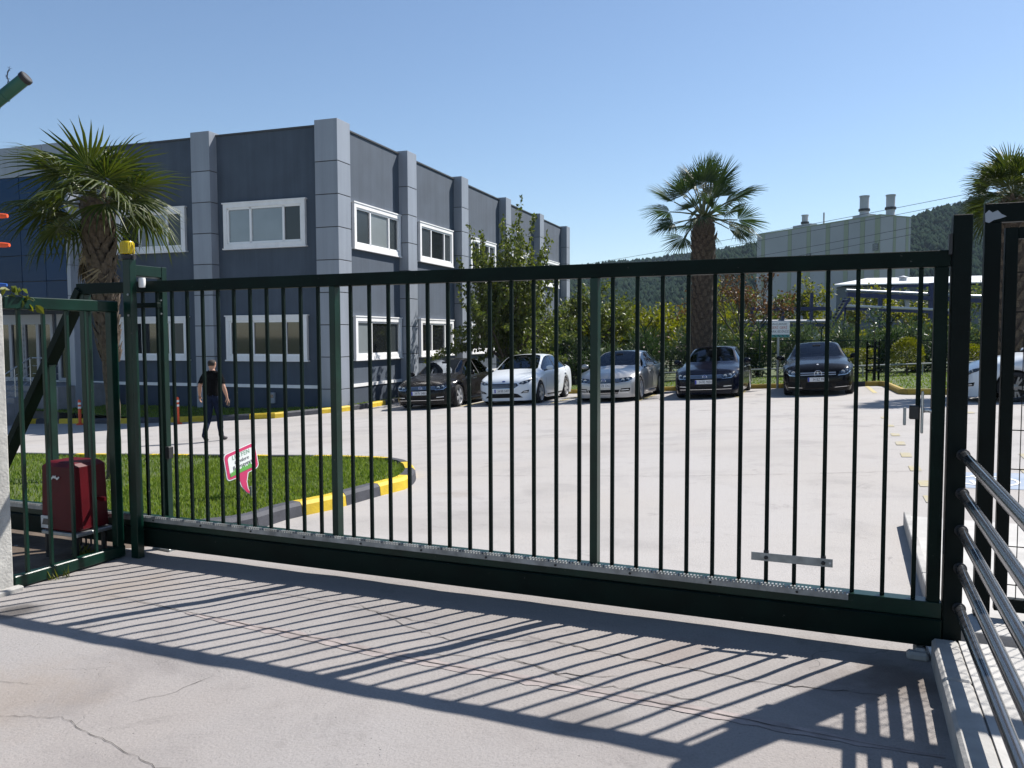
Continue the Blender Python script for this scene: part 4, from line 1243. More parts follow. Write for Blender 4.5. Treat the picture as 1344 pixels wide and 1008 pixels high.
def lerp_st(st, s):
    if s <= st[0][0]: return st[0]
    for a, b in zip(st, st[1:]):
        if s <= b[0]:
            t = (s - a[0]) / (b[0] - a[0])
            return tuple(x + (y - x) * t for x, y in zip(a, b))
    return st[-1]
def car_shell(sp):
    """lofted body, subdivided; returns vertices, faces and zone per face. Local axes: front = -Y, ground z = 0."""
    st = sp['st']; r_ = sp['r']; ra = r_ + .055
    axles = (sp['fo'], sp['fo'] + sp['wb'])
    S = [q[0] for q in st]
    base = list(S)
    for ax in axles:
        base = [s for s in base if not (ax - ra - .07 < s < ax + ra + .07) or s in (st[4][0], st[5][0], st[6][0], st[9][0], st[10][0], st[11][0])]
        base += [ax + k * ra for k in (-1.16, -.999, -.85, -.5, 0, .5, .85, .999, 1.16)]
    base = sorted(set(round(s, 4) for s in base))
    out = [base[0]]
    for s in base[1:]:
        if s - out[-1] > .025: out.append(s)
    secs = []
    for s in out:
        q = lerp_st(st, s)
        hw, bz, by, ey, ez, ry, rz, cz = q[1:]
        zl = .135
        arch = None
        for ax in axles:
            d = abs(s - ax)
            if d < ra * 1.001: arch = r_ + math.sqrt(max(0, ra * ra - d * d))
        z0 = arch if arch else zl
        z1 = max(zl + .13, z0 + .035)
        z2 = max(.52, z1 + .05)
        z3 = max(bz - .10, z2 + .03)
        fl = 0.012 if arch else 0
        P = [(hw * .945 + fl, z0), (hw * .985 + fl, z1), (hw + fl * .6, z2), (hw * .985, z3), (by, max(bz, z3 + .02)), (ey, ez), (ry, rz), (ry * .52, rz + (cz - rz) * .72), (0, cz)]
        secs.append(P)
    V, Fc, Z = [], [], []
    n = len(secs); K = 17
    for s, P in zip(out, secs):
        row = [(-x, z) for x, z in P[:-1]] + [P[-1]] + [(x, z) for x, z in reversed(P[:-1])]
        for x, z in row: V.append(Vector((x, s, z)))
    ws0, ws1 = st[sp['ws'][0]][0], st[sp['ws'][1]][0]; rw0, rw1 = st[sp['rw'][0]][0], st[sp['rw'][1]][0]
    sg0, sg1 = st[sp['sg'][0]][0] + .08, st[sp['sg'][1]][0]
    for i in range(n - 1):
        m = (out[i] + out[i + 1]) / 2
        for k in range(K - 1):
            a = i * K + k
            z = 0
            kk = k if k < 8 else 15 - k
            if kk in (6, 7) and ws0 < m < ws1: z = 1
            elif kk in (6, 7) and rw0 < m < rw1: z = 2
            elif kk == 4 and sg0 < m < sg1: z = 3
            Fc.append((a, a + 1, a + K + 1, a + K)); Z.append(z)
    # front and rear caps: rows between the two sides
    for end, i0 in ((0, 0), (1, n - 1)):
        s = out[i0]; P = secs[i0]
        top = [i0 * K + 4 + j for j in range(9)]
        rows = []
        frm = 0.13 if end == 0 else -0.10
        for k in range(4):
            x0, z0 = P[k]
            ids = [i0 * K + k]
            for j in range(1, 8):
                t = j / 8.0; x = -x0 + 2 * x0 * t
                bul = (1 - abs(x / x0) ** 2.6)
                prof = (.78, 1.0, 1.0, .72)[k]
                V.append(Vector((x, s - frm * bul * prof, z0))); ids.append(len(V) - 1)
            ids.append(i0 * K + 16 - k)
            rows.append(ids)
        rows.append(top)
        for r0, r1 in zip(rows, rows[1:]):
            for j in range(8):
                f = (r0[j], r0[j + 1], r1[j + 1], r1[j])
                Fc.append(f if end == 0 else tuple(reversed(f))); Z.append(0)
    me = bpy.data.meshes.new('shell_tmp')
    me.from_pydata([tuple(v) for v in V], [], Fc)
    me.polygons.foreach_set('material_index', Z)
    for _ in range(4): me.materials.append(MATS['interior'])
    bm = bmesh.new(); bm.from_mesh(me)
    bmesh.ops.recalc_face_normals(bm, faces=bm.faces)
    bm.to_mesh(me); bm.free()
    cr = me.attributes.new('crease_edge', 'FLOAT', 'EDGE')
    zs = {}
    for p, z in zip(me.polygons, Z):
        for e in p.edge_keys: zs.setdefault(e, []).append(z)
    for i, e in enumerate(me.edges):
        l = zs.get(tuple(sorted(e.vertices)), [])
        v = 0.0
        if len(set(l)) > 1: v = 0.55
        if len(l) == 1: v = 0.8
        cr.data[i].value = v
    o = bpy.data.objects.new('shell_tmp', me); COL.objects.link(o)
    sd = o.modifiers.new('s', 'SUBSURF'); sd.levels = 2; sd.render_levels = 2
    dg = bpy.context.evaluated_depsgraph_get()
    ev = bpy.data.meshes.new_from_object(o.evaluated_get(dg))
    verts = [v.co.copy() for v in ev.vertices]
    faces = [tuple(p.vertices) for p in ev.polygons]
    zone = [p.material_index for p in ev.polygons]
    bpy.data.objects.remove(o); bpy.data.meshes.remove(me); bpy.data.meshes.remove(ev)
    return verts, faces, zone
SHELLS = {}
def sub_mesh(verts, faces, zone, z):
    used = {}; mb = MB()
    vs, fs = [], []
    for f, zz in zip(faces, zone):
        if zz != z: continue
        g = []
        for i in f:
            if i not in used: used[i] = len(vs); vs.append(verts[i])
            g.append(used[i])
        fs.append(tuple(g))
    mb.add(vs, fs); return mb
def flat_patch(bvh, outline, axis, off, thick, n=10, bulge=0.0):
    """a patch with the given outline (2D) laid on the car body. axis 'front': (x, z) cast along +Y; 'left'/'right': (y, z) cast along X; 'rear'."""
    xs = [p[0] for p in outline]; zs = [p[1] for p in outline]
    bm = bmesh.new()
    f = bm.faces.new([bm.verts.new((p[0], p[1], 0)) for p in outline])
    bmesh.ops.triangulate(bm, faces=[f])
    lim = max(max(xs) - min(xs), max(zs) - min(zs)) / n
    for _ in range(4):
        long = [e for e in bm.edges if e.calc_length() > lim * 1.6]
        if not long: break
        bmesh.ops.subdivide_edges(bm, edges=long, cuts=1)
        bmesh.ops.triangulate(bm, faces=bm.faces)
    idx = {}; vs = []; nr = []
    last = None
    for i, v in enumerate(bm.verts):
        idx[v] = i
        x, z = v.co.x, v.co.y
        if axis == 'front': o_, d_ = Vector((x, -3, z)), Vector((0, 1, 0))
        elif axis == 'rear': o_, d_ = Vector((x, 9, z)), Vector((0, -1, 0))
        elif axis == 'left': o_, d_ = Vector((3, x, z)), Vector((-1, 0, 0))
        elif axis == 'top': o_, d_ = Vector((x, z, 3)), Vector((0, 0, -1))
        else: o_, d_ = Vector((-3, x, z)), Vector((1, 0, 0))
        h = bvh.ray_cast(o_, d_)
        if h[0] is None:
            h = bvh.find_nearest(o_ + d_ * 3)
        p, nn = h[0], h[1]
        if nn.dot(d_) > 0: nn = -nn
        vs.append(p); nr.append((nn * .5 - d_ * .5).normalized())
    T = [tuple(idx[v] for v in f.verts) for f in bm.faces]
    be = [(idx[e.verts[0]], idx[e.verts[1]]) for e in bm.edges if len(e.link_faces) == 1]
    bm.free()
    N = len(vs); mb = MB()
    V = [p + n_ * (off + thick) for p, n_ in zip(vs, nr)] + [p + n_ * (off - .02) for p, n_ in zip(vs, nr)]
    mb.add(V, T + [(a, b, b + N, a + N) for a, b in be])
    return mb
def mirror(ol): return [(-x, z) for x, z in reversed(ol)]
def wheel(parent, x, y, r_, side, rimm, spokes=5, twin=False):
    c = Vector((x, y, r_)); ax = Vector((side, 0, 0)); w_ = .215
    mb = MB()
    rr_ = r_ * .70
    mb.lathe(c, ax, [(rr_, -.02), (rr_, -w_), (r_ - .03, -w_), (r_ - .005, -w_ + .03), (r_, -w_ / 2), (r_ - .005, -.03), (r_ - .03, 0), (rr_ + .012, .0), (rr_, -.02)], 28)
    wh = build(mb, 'wheel', 'tyre', parent, smooth=50, fix=True)
    mb = MB()
    mb.lathe(c, ax, [(rr_, -.16), (rr_ - .012, -.06), (rr_ - .004, -.012), (rr_ + .004, -.006), (rr_ + .004, -.014)], 28)
    mb.lathe(c, ax, [(.055, -.02), (.055, -.012), (.03, -.008), (0, -.008)], 14)
    b = ax.orthogonal().normalized(); cc = ax.cross(b)
    ns = spokes * (2 if twin else 1)
    for k in range(ns):
        a = 2 * math.pi * (k // 2 if twin else k) / spokes + ((.17 if k % 2 else -.17) if twin else 0) + .3
        d = b * math.cos(a) + cc * math.sin(a); t = ax.cross(d)
        w0, w1 = (.020, .017) if twin else (.030, .046)
        p0, p1 = c + d * .03 - ax * .022, c + d * (rr_ - .004) - ax * .022
        vs = [p0 - t * w0, p0 + t * w0, p1 + t * w1, p1 - t * w1]
        vs = [v + ax * .010 for v in vs] + [v - ax * .018 for v in vs]
        mb.add(vs, [(0, 1, 2, 3), (7, 6, 5, 4), (0, 4, 5, 1), (1, 5, 6, 2), (2, 6, 7, 3), (3, 7, 4, 0)])
    build(mb, 'rim', rimm, wh, smooth=35, fix=True)
    mb = MB(); mb.lathe(c, ax, [(0, -.075), (rr_ * .97, -.075)], 24); build(mb, 'brake_disc', 'rubber', wh, fix=True)
    return wh
def plate(parent, bvh, x, z, txt, wid=.52):
    h = bvh.ray_cast(Vector((x, -3, z)), Vector((0, 1, 0)))
    y = h[0].y - .022
    mb = MB(); mb.box((x - wid / 2, y, z - .056), (x + wid / 2, y + .018, z + .056)); pl_ = build(mb, 'number_plate', 'plate_white', parent, bevel=.004)
    mb = MB(); mb.box((x - wid / 2 + .003, y - .003, z - .053), (x - wid / 2 + .042, y + .001, z + .053)); build(mb, 'country_band', 'plate_blue', pl_)
    text_part(txt, .105, Vector((x + .02, y - .003, z - .003)), (1, 0, 0), (0, 0, 1), 'ink', pl_, squash=.72)
    return pl_
def make_car(kind, label, cat, paintm, loc, rot, style, txt, rimm, spokes=5, twin=False):
    sp = dict(P=SEDAN, F=HATCH, M=COUPE)[kind]
    t = thing('parked_car', label, cat, (0, 0, 0), 'cars parked in the yard')
    if kind not in SHELLS:
        SHELLS[kind] = car_shell(sp)
    verts, faces, zone = SHELLS[kind]
    bvh = BVHTree.FromPolygons(verts, faces)
    body = build(sub_mesh(verts, faces, zone, 0), 'body', paintm, t, smooth=True)
    for z, nm in ((1, 'windscreen'), (2, 'rear_window'), (3, 'side_windows')):
        build(sub_mesh(verts, faces, zone, z), nm, 'car_glass', t, smooth=True)
    L, r_, fo, wb = sp['L'], sp['r'], sp['fo'], sp['wb']
    # dark floor and arch liners
    mb = MB()
    mb.box((-.62, .25, .20), (.62, L - .25, .50)); mb.box((-.84, fo + r_ + .06, .205), (.84, fo + wb - r_ - .06, .40))
    build(mb, 'underbody', 'underbody', t)
    # cabin
    cab = MB(); s1 = sp['st'][4][0]
    cab.box((-.74, s1 - .05, .55), (.74, s1 + .42, .93)); cab.box((-.80, s1, .42), (.80, sp['st'][11][0] - .2, .52))
    cab.box((-.70, sp['st'][10][0] - .1, .5), (.70, sp['st'][11][0] + .1, .93))
    it = build(cab, 'interior', 'interior', t)
    for x in (-.37, .37):
        mb = MB()
        y0 = s1 + .98
        mb.prism([(0, .45), (.48, .45), (.56, .95), (.60, 1.12), (.70, 1.12), (.66, .55), (.60, .40), (0, .38)], Vector((x - .24, y0 - .35, 0)), (0, 1, 0), UP, (1, 0, 0), .48)
        sq = build(mb, 'front_seat', 'seat_cloth', it, bevel=.03, fix=True)
        mb = MB(); mb.box((x - .13, y0 + .22, 1.12), (x + .13, y0 + .33, 1.30)); build(mb, 'headrest', 'seat_cloth', sq, bevel=.03)
    mb = MB(); mb.box((-.62, s1 + 1.95, .45), (.62, s1 + 2.15, 1.05)); build(mb, 'rear_seat', 'seat_cloth', it, bevel=.04)
    mb = MB(); mb.lathe(Vector((.37, s1 + .50, .93)), Vector((0, .9, -.35)), [(.175, -.012), (.19, 0), (.175, .012), (.162, 0), (.175, -.012)], 18); build(mb, 'steering_wheel', 'interior', it)
    for s in (-1, 1):
        for y in (fo, fo + wb):
            wheel(t, s * (sp['W'] / 2 - .012), y, r_, s, rimm, spokes, twin)
        # mirrors
        my, mz = s1 + .20, sp['st'][4][2] + .10
        mb = MB(); cx_ = s * (sp['W'] / 2 + .085)
        prof = [(0, -.075), (.055, -.06), (.085, 0), (.08, .05), (.045, .075), (0, .08)]
        ax_ = Vector((s, 0, 0)); 
        mb.lathe(Vector((cx_, my, mz)), Vector((s, .12, .04)), [(0.0, -.115), (.05, -.10), (.075, -.03), (.07, .06), (.045, .10), (0, .115)], 14)
        for v in mb.v: v.y = my + (v.y - my) * .85
        mr = build(mb, 'mirror', paintm, t, smooth=60, fix=True)
        mb = MB(); mb.beam(Vector((s * .82, my + .02, mz - .07)), Vector((cx_, my, mz - .03)), .05, .03); build(mb, 'mirror_stem', 'car_trim', mr)
        # side: handles, sill, window line, door seams
        side = 'left' if s > 0 else 'right'
        def sp_(ol, nm, m_, off=.001, th_=.004, n=8, par=t):
            o_ = build(flat_patch(bvh, ol, side, off, th_, n), nm, m_, par, smooth=40, fix=True); return o_
        d0, d1, d2 = fo + r_ + .16, fo + wb * .50 + .12, fo + wb - r_ * .55
        for y in (d0, d1):
            sp_([(y - .005, .30), (y + .005, .30), (y + .005, .86), (y - .005, .86)], 'door_seam', 'car_trim', 0, .0018, 6)
        sp_([(d2 + .14, .72), (d2 + .15, .72), (d2 + .20, .93), (d2 + .19, .93)], 'door_seam', 'car_trim', 0, .0018, 6)
        for y in (d1 - .22, d2 + .02):
            sp_([(y, .79), (y + .19, .80), (y + .19, .825), (y, .815)], 'door_handle', 'chrome' if style in ('VW', 'MB') else paintm, .012, .02, 3)
        by = (sp['st'][7][0])
        sp_([(by - .05, .93), (by + .04, .93), (by + .02, 1.37), (by - .02, 1.37)], 'door_pillar', 'car_trim', .0, .004, 6)
        ey = sp['st'][9][0] + .02
        sp_([(ey - .02, .96), (ey + .05, .97), (ey - .02, 1.25), (ey - .06, 1.27)], 'door_pillar', 'car_trim', .0, .004, 6)
        if style in ('VW', 'MB'):
            sp_([(s1 + .25, .905), (sp['st'][10][0] - .15, .955), (sp['st'][10][0] - .15, .967), (s1 + .25, .918)], 'window_trim', 'chrome', .0, .005, 10)
        sp_([(fo + r_ + .1, .21), (fo + wb - r_ - .1, .21), (fo + wb - r_ - .1, .25), (fo + r_ + .1, .25)], 'sill_trim', 'chrome' if style == 'VW' else 'car_trim', .001, .006, 10)
    # ---- front end
    def fp(ol, nm, m_, off=.002, th_=.006, n=12, par=t, mir=False):
        outs = []
        for o_ in ([ol, mirror(ol)] if mir else [ol]):
            outs.append(build(flat_patch(bvh, o_, 'front', off, th_, n), nm, m_, par, smooth=40, fix=True))
        return outs
    def bowl_lamp(ol, inner):
        for o_, sgn in ((ol, 1), (mirror(ol), -1)):
            h = build(flat_patch(bvh, o_, 'front', .001, .006, 10), 'headlight', 'grille', t, smooth=40, fix=True)
            for (cx_, cz_, rr_) in inner:
                hh = bvh.ray_cast(Vector((cx_ * sgn, -3, cz_)), Vector((0, 1, 0)))
                if hh[0] is None: continue
                p = hh[0] + Vector((0, -.010, 0))
                nn = (hh[1] if hh[1].y < 0 else -hh[1])
                mb = MB(); mb.lathe(p, (nn + Vector((0, -1, 0))).normalized(), [(rr_, 0), (rr_, .006), (rr_ * .8, .004), (rr_ * .55, -.004), (0, .003)], 14)
                build(mb, 'lamp', 'lamp_bowl', h, smooth=40, fix=True)
            g = build(flat_patch(bvh, [(x * .99 + .004 * sgn, z) for x, z in o_], 'front', .012, .006, 8), 'lens', 'lamp_glass', h, smooth=40, fix=True)
    if style == 'VW':
        fp([(-.50, .555), (.50, .555), (.50, .665), (-.50, .665)], 'grille', 'grille')
        for z in (.575, .603, .631, .655):
            fp([(-.50, z - .005), (.50, z - .005), (.50, z + .005), (-.50, z + .005)], 'grille_bar', 'chrome', .006, .008, 14)
        bowl_lamp([(.44, .555), (.70, .575), (.79, .66), (.77, .70), (.60, .685), (.44, .665)], [(.55, .615, .05), (.68, .64, .045)])
        fp([(.46, .548), (.70, .567), (.79, .648), (.78, .655), (.69, .578), (.46, .558)], 'lamp_trim', 'chrome', .012, .006, 8, mir=True)
        fp([(-.40, .235), (.40, .235), (.46, .36), (-.46, .36)], 'lower_intake', 'grille')
        fp([(.46, .30), (.72, .31), (.74, .40), (.50, .39)], 'fog_intake', 'grille', mir=True)
        fp([(.50, .335), (.70, .345), (.70, .365), (.50, .355)], 'fog_lamp', 'lamp_bowl', .008, .008, 6, mir=True)
        fp([(-.70, .262), (.70, .262), (.70, .272), (-.70, .272)], 'bumper_trim', 'chrome', .006, .006, 14)
        hh = bvh.ray_cast(Vector((0, -3, .612)), Vector((0, 1, 0)))[0]
        mb = MB(); mb.lathe(hh + Vector((0, -.016, 0)), (0, -1, 0), [(.062, -.01), (.062, .006), (.054, .010), (.052, .004), (0, .004)], 22); em = build(mb, 'emblem', ['chrome'], t, smooth=40, fix=True)
        mb = MB(); mb.lathe(hh + Vector((0, -.0205, 0)), (0, -1, 0), [(.051, 0), (.051, .0008), (0, .0008)], 20); build(mb, 'emblem_field', 'emblem_blue', em, fix=True)
        mb = MB(); yy = hh.y - .0235
        for pts in ([(-.030, .040), (0, .004), (.030, .040)], [(-.043, .018), (-.018, -.036), (0, -.006), (.018, -.036), (.043, .018)]):
            for a, b in zip(pts, pts[1:]): mb.beam(Vector((a[0], yy, hh.z + a[1])), Vector((b[0], yy, hh.z + b[1])), .003, .009, (0, 1, 0))
        build(mb, 'emblem_letters', 'sign_white', em)
        plate(t, bvh, 0, .475, txt)
    elif style == 'FD':
        fp([(-.36, .50), (.36, .50), (.47, .575), (.40, .635), (-.40, .635), (-.47, .575)], 'grille', 'grille', .004, .008)
        fp([(-.40, .633), (.40, .633), (.405, .644), (-.405, .644)], 'grille_frame', 'chrome', .006, .008, 12)
        fp([(-.36, .492), (.36, .492), (.365, .501), (-.365, .501)], 'grille_frame', 'chrome', .006, .008, 12)
        fp([(.36, .492), (.475, .573), (.465, .578), (.355, .502)], 'grille_frame', 'chrome', .006, .008, 6, mir=True)
        fp([(.465, .573), (.478, .577), (.41, .645), (.398, .636)], 'grille_frame', 'chrome', .006, .008, 6, mir=True)
        for z in (.535, .568, .60):
            fp([(-.40, z - .004), (.40, z - .004), (.40, z + .004), (-.40, z + .004)], 'grille_bar', 'lamp_bowl', .012, .004, 12)
        bowl_lamp([(.47, .615), (.62, .60), (.76, .665), (.80, .745), (.68, .715), (.53, .665)], [(.58, .64, .035), (.69, .675, .04)])
        fp([(-.58, .225), (.58, .225), (.44, .33), (.34, .35), (-.34, .35), (-.44, .33)], 'lower_intake', 'grille')
        fp([(.52, .345), (.73, .36), (.75, .44), (.60, .41)], 'fog_intake', 'grille', mir=True)
        fp([(.60, .37), (.71, .38), (.72, .40), (.61, .39)], 'fog_lamp', 'lamp_bowl', .008, .008, 6, mir=True)
        hh = bvh.ray_cast(Vector((0, -3, .70)), Vector((0, 1, 0)))[0]
        mb = MB(); mb.lathe(hh + Vector((0, -.006, 0)), (0, -1, .35), [(.05, -.01), (.05, .008), (.045, .010), (0, .010)], 20)
        for v in mb.v: v.z = hh.z + (v.z - hh.z) * .42
        build(mb, 'emblem', 'emblem_blue', t, smooth=40, fix=True)
        plate(t, bvh, 0, .425, txt)
    elif style == 'MB':
        fp([(-.40, .50), (.40, .50), (.47, .58), (.44, .67), (-.44, .67), (-.47, .58)], 'grille', 'grille', .003, .006)
        for z in (.565, .617):
            fp([(-.44, z - .010), (.44, z - .010), (.44, z + .010), (-.44, z + .010)], 'grille_bar', 'rim', .008, .010, 14)
        bowl_lamp([(.50, .545), (.70, .565), (.79, .645), (.78, .725), (.64, .705), (.53, .625)], [(.62, .625, .05), (.71, .665, .035)])
        fp([(.49, .535), (.71, .555), (.80, .64), (.79, .65), (.70, .568), (.49, .548)], 'lamp_trim', 'chrome', .014, .006, 8, mir=True)
        fp([(-.34, .225), (.34, .225), (.30, .36), (-.30, .36)], 'lower_intake', 'grille')
        fp([(.42, .24), (.76, .26), (.76, .40), (.60, .39), (.44, .33)], 'side_intake', 'grille', mir=True)
        fp([(.40, .222), (.76, .245), (.76, .255), (.40, .232)], 'bumper_trim', 'chrome', .008, .006, 8, mir=True)
        hh = bvh.ray_cast(Vector((0, -3, .592)), Vector((0, 1, 0)))[0]
        mb = MB(); c_ = hh + Vector((0, -.024, 0))
        mb.lathe(c_, (0, -1, 0), [(.098, -.02), (.098, .004), (.091, .008), (.084, .004), (.084, -.004)], 26)
        for k in range(3):
            a = R(90 + 120 * k); d = Vector((math.cos(a), 0, math.sin(a))); q_ = Vector((-d.z, 0, d.x))
            mb.add([c_ + d * .09 + Vector((0, -.002, 0)), c_ + q_ * .014, c_ - q_ * .014, c_ + Vector((0, -.008, 0))], [(0, 1, 3), (0, 3, 2), (0, 2, 1)])
        build(mb, 'emblem', 'chrome', t, smooth=30, fix=True)
        hb = bvh.ray_cast(Vector((0, .32, 3)), Vector((0, 0, -1)))[0]
        mb = MB(); mb.lathe(hb, (0, -.5, 1), [(.028, 0), (.028, .004), (0, .004)], 14); build(mb, 'bonnet_badge', 'rim', t, fix=True)
        plate(t, bvh, 0, .445, txt)
    if style != 'FD':
        for s in (-1, 1):   # bonnet creases
            pts = [(s * .52, .45), (s * .60, 1.3)]
            ol = [(pts[0][0] - .006, pts[0][1]), (pts[0][0] + .006, pts[0][1]), (pts[1][0] + .006, pts[1][1]), (pts[1][0] - .006, pts[1][1])]
    # bonnet seam
    fz = sp['st'][0][8] - .012
    # interior mirror
    mb = MB(); mb.box((-.11, sp['st'][6][0] - .22, sp['st'][6][8] - .14), (.11, sp['st'][6][0] - .19, sp['st'][6][8] - .07)); build(mb, 'rear_view_mirror', 'interior', it, bevel=.01)
    t.location = loc; t.rotation_euler = (0, 0, rot)
    return t
def park(kind, label, paintm, fx, fy, head, style, txt, rimm, spokes=5, twin=False):
    """fx, fy: middle of the front axle on the ground; head: degrees"""
    sp = dict(P=SEDAN, F=HATCH, M=COUPE)[kind]
    rot = R(head)
    f_ = Vector((math.sin(rot), -math.cos(rot), 0)); lx = Vector((math.cos(rot), math.sin(rot), 0))
    nose = Vector((fx, fy, 0)) + f_ * sp['fo']
    rear = Vector((fx, fy, 0)) - f_ * sp['wb']
    zf, zr = gz(fx, fy), gz(rear.x, rear.y)
    l_ = Vector((fx, fy, 0)) + lx * .8; r__ = Vector((fx, fy, 0)) - lx * .8
    rollz = (gz(l_.x, l_.y) - gz(r__.x, r__.y)) / 1.6
    pitch = (zr - zf) / sp['wb']
    t = make_car(kind, label, 'car', paintm, (0, 0, 0), 0, style, txt, rimm, spokes, twin)
    X_ = (lx + UP * rollz).normalized(); Y_ = (-f_ + UP * pitch); Y_ = (Y_ - X_ * Y_.dot(X_)).normalized(); Z_ = X_.cross(Y_)
    o_ = Vector((nose.x, nose.y, zf - pitch * sp['fo'] - .008))
    t.matrix_world = Matrix(((X_.x, Y_.x, Z_.x, o_.x), (X_.y, Y_.y, Z_.y, o_.y), (X_.z, Y_.z, Z_.z, o_.z), (0, 0, 0, 1)))
    return t
park('P', 'brownish black saloon, leftmost of the parked cars, next to the grey building', 'paint_brownblack', -2.40, 24.45, -17, 'VW', '34 PV 5480', 'rim')
park('F', 'white car with dark oval grille parked in front of the tree', 'paint_car_white', 0.06, 24.5, -20, 'FD', '34 RR 5407', 'rim')
park('P', 'silver saloon in the middle of the parked row', 'paint_silver', 2.92, 23.75, -21, 'VW', '34 ZB 2262', 'rim')
park('P', 'dark blue black saloon parked in front of the palm trunk', 'paint_darkblue', 5.66, 23.25, -21, 'VW', '34 RS 9050', 'rim')
park('M', 'black saloon with a large star emblem, rightmost of the parked row', 'paint_black', 8.42, 22.3, -20, 'MB', '34 BZ 997', 'rim_dark')
park('F', 'white car seen side-on and cut off by the right edge of the picture', 'paint_car_white', 10.80, 17.75, -109, 'FD', '34 KN 120', 'rim_dark', 5, True)

# ------------------------------------------------------------------ walking man
mat('skin', (0.36, 0.20, 0.135), 0.55, var=0.08, vscale=20); mat('shirt', (0.0045, 0.0045, 0.005), 0.9, bump=.4, bscale=30, spec=0.05); mat('jeans', (0.009, 0.014, 0.032), 0.9, var=0.35, vscale=12, spec=0.08, bump=.4, bscale=25)
mat('shoe', (0.02, 0.016, 0.02), 0.6); mat('hair', (0.018, 0.013, 0.010), 0.8); mat('phone', (0.006, 0.006, 0.007), 0.2)
def skin_mesh(V, E, RR, sub=2):
    me = bpy.data.meshes.new('sk'); me.from_pydata([tuple(v) for v in V], E, [])
    o = bpy.data.objects.new('sk', me); COL.objects.link(o)
    md = o.modifiers.new('skin', 'SKIN'); md.use_smooth_shade = True; md.branch_smoothing = .6
    sv = me.skin_vertices[0].data
    for i, r_ in enumerate(RR):
        sv[i].radius = r_ if isinstance(r_, tuple) else (r_, r_)
    sv[0].use_root = True
    s = o.modifiers.new('s', 'SUBSURF'); s.levels = sub; s.render_levels = sub
    dg = bpy.context.evaluated_depsgraph_get()
    ev = bpy.data.meshes.new_from_object(o.evaluated_get(dg))
    out = ([v.co.copy() for v in ev.vertices], [tuple(p.vertices) for p in ev.polygons], [v.normal.copy() for v in ev.vertices])
    bpy.data.objects.remove(o); bpy.data.meshes.remove(me); bpy.data.meshes.remove(ev)
    return out
# local axes: the man faces +Y, his right hand side is +X; height 1.70
V, E, RR, TG = [], [], [], []
def jn(p, r_, par=None):
    V.append(Vector(p)); RR.append(r_); i = len(V) - 1
    if par is not None: E.append((par, i))
    return i
pel = jn((0, 0, .93), (.150, .105))
wai = jn((0, .0, 1.08), (.140, .095), pel); chs = jn((0, .01, 1.27), (.160, .105), wai); sho = jn((0, .0, 1.405), (.125, .075), chs)
nek = jn((0, .005, 1.475), .052, sho); hd0 = jn((-.006, .018, 1.525), (.072, .082), nek); hd1 = jn((-.012, .018, 1.600), (.088, .102), hd0); hd2 = jn((-.012, .008, 1.670), (.068, .084), hd1)
def leg(s, hip, knee, ank, toe):
    h = jn(hip, (.085, .088), pel); m1 = jn(Vector(hip).lerp(Vector(knee), .5), .074, h); k = jn(knee, .056, m1); c = jn(Vector(knee).lerp(Vector(ank), .35), .054, k)
    a = jn(ank, .040, c); he = jn((ank[0], ank[1] - .03, max(.03, ank[2] - .05)), .036, a); t1 = jn(((ank[0] + toe[0]) / 2, (ank[1] + toe[1]) / 2, (ank[2] - .05 + toe[2]) / 2), (.042, .032), a); jn(toe, (.036, .022), t1)
leg(1, (.085, 0, .86), (.085, .10, .49), (.08, .14, .09), (.10, .31, .035))
leg(-1, (-.085, .0, .86), (-.07, -.06, .49), (-.05, -.27, .15), (-.055, -.15, .035))
def arm(s, el, wr, fing_dir, palm_n):
    sh = jn((s * .165, .0, 1.365), (.052, .055), sho); m1 = jn(Vector((s * .175, 0, 1.375)).lerp(Vector(el), .5), .046, sh); e = jn(el, .042, m1)
    m2 = jn(Vector(el).lerp(Vector(wr), .4), .041, e); w_ = jn(wr, .027, m2)
    fd = Vector(fing_dir).normalized(); pn = Vector(palm_n).normalized(); ac = fd.cross(pn).normalized()
    W0 = Vector(wr)
    pm = jn(W0 + fd * .055, (.034, .020), w_)
    for q, (off, ln) in enumerate(((-.028, .062), (-.009, .072), (.010, .068), (.028, .055))):
        b = jn(W0 + fd * .088 + ac * off, .0095, pm); m = jn(W0 + fd * (.088 + ln * .55) + ac * off + pn * .012, .0088, b); jn(W0 + fd * (.088 + ln * .9) + ac * off + pn * .040, .0075, m)
    tb = jn(W0 + fd * .045 - ac * .036 + pn * .01, .0105, w_); jn(W0 + fd * .085 - ac * .050 + pn * .030, .0090, tb)
arm(1, (.285, -.06, 1.13), (.335, -.01, .90), (.15, .10, -1), (-1, .3, 0))
arm(-1, (-.275, -.03, 1.13), (-.345, .07, .93), (-.1, .15, -1), (1, .4, 0))
vs, fs, nn = skin_mesh(V, E, RR, 2)
pm_ = thing('person', 'man in a black T-shirt and dark blue jeans walking away with a phone', 'person', (0, 0, 0))
def zone_of(c):
    if c.z > 1.445: return 'skin'
    ax_ = abs(c.x)
    if ax_ > .165 and c.z < 1.445:
        return 'skin' if c.z < 1.19 else 'shirt'
    if c.z > .94: return 'shirt'
    if c.z > .115: return 'jeans'
    return 'shoe'
zn = []
for f in fs:
    c = sum((vs[i] for i in f), Vector()) / len(f)
    zn.append(zone_of(c))
mb = MB(); mb.add(vs, fs); mb.m = [0 if z in ('skin', 'shirt') else 1 if z == 'jeans' else 2 for z in zn]
build(mb, 'body', ['skin', 'skin', 'skin'], pm_, smooth=True)
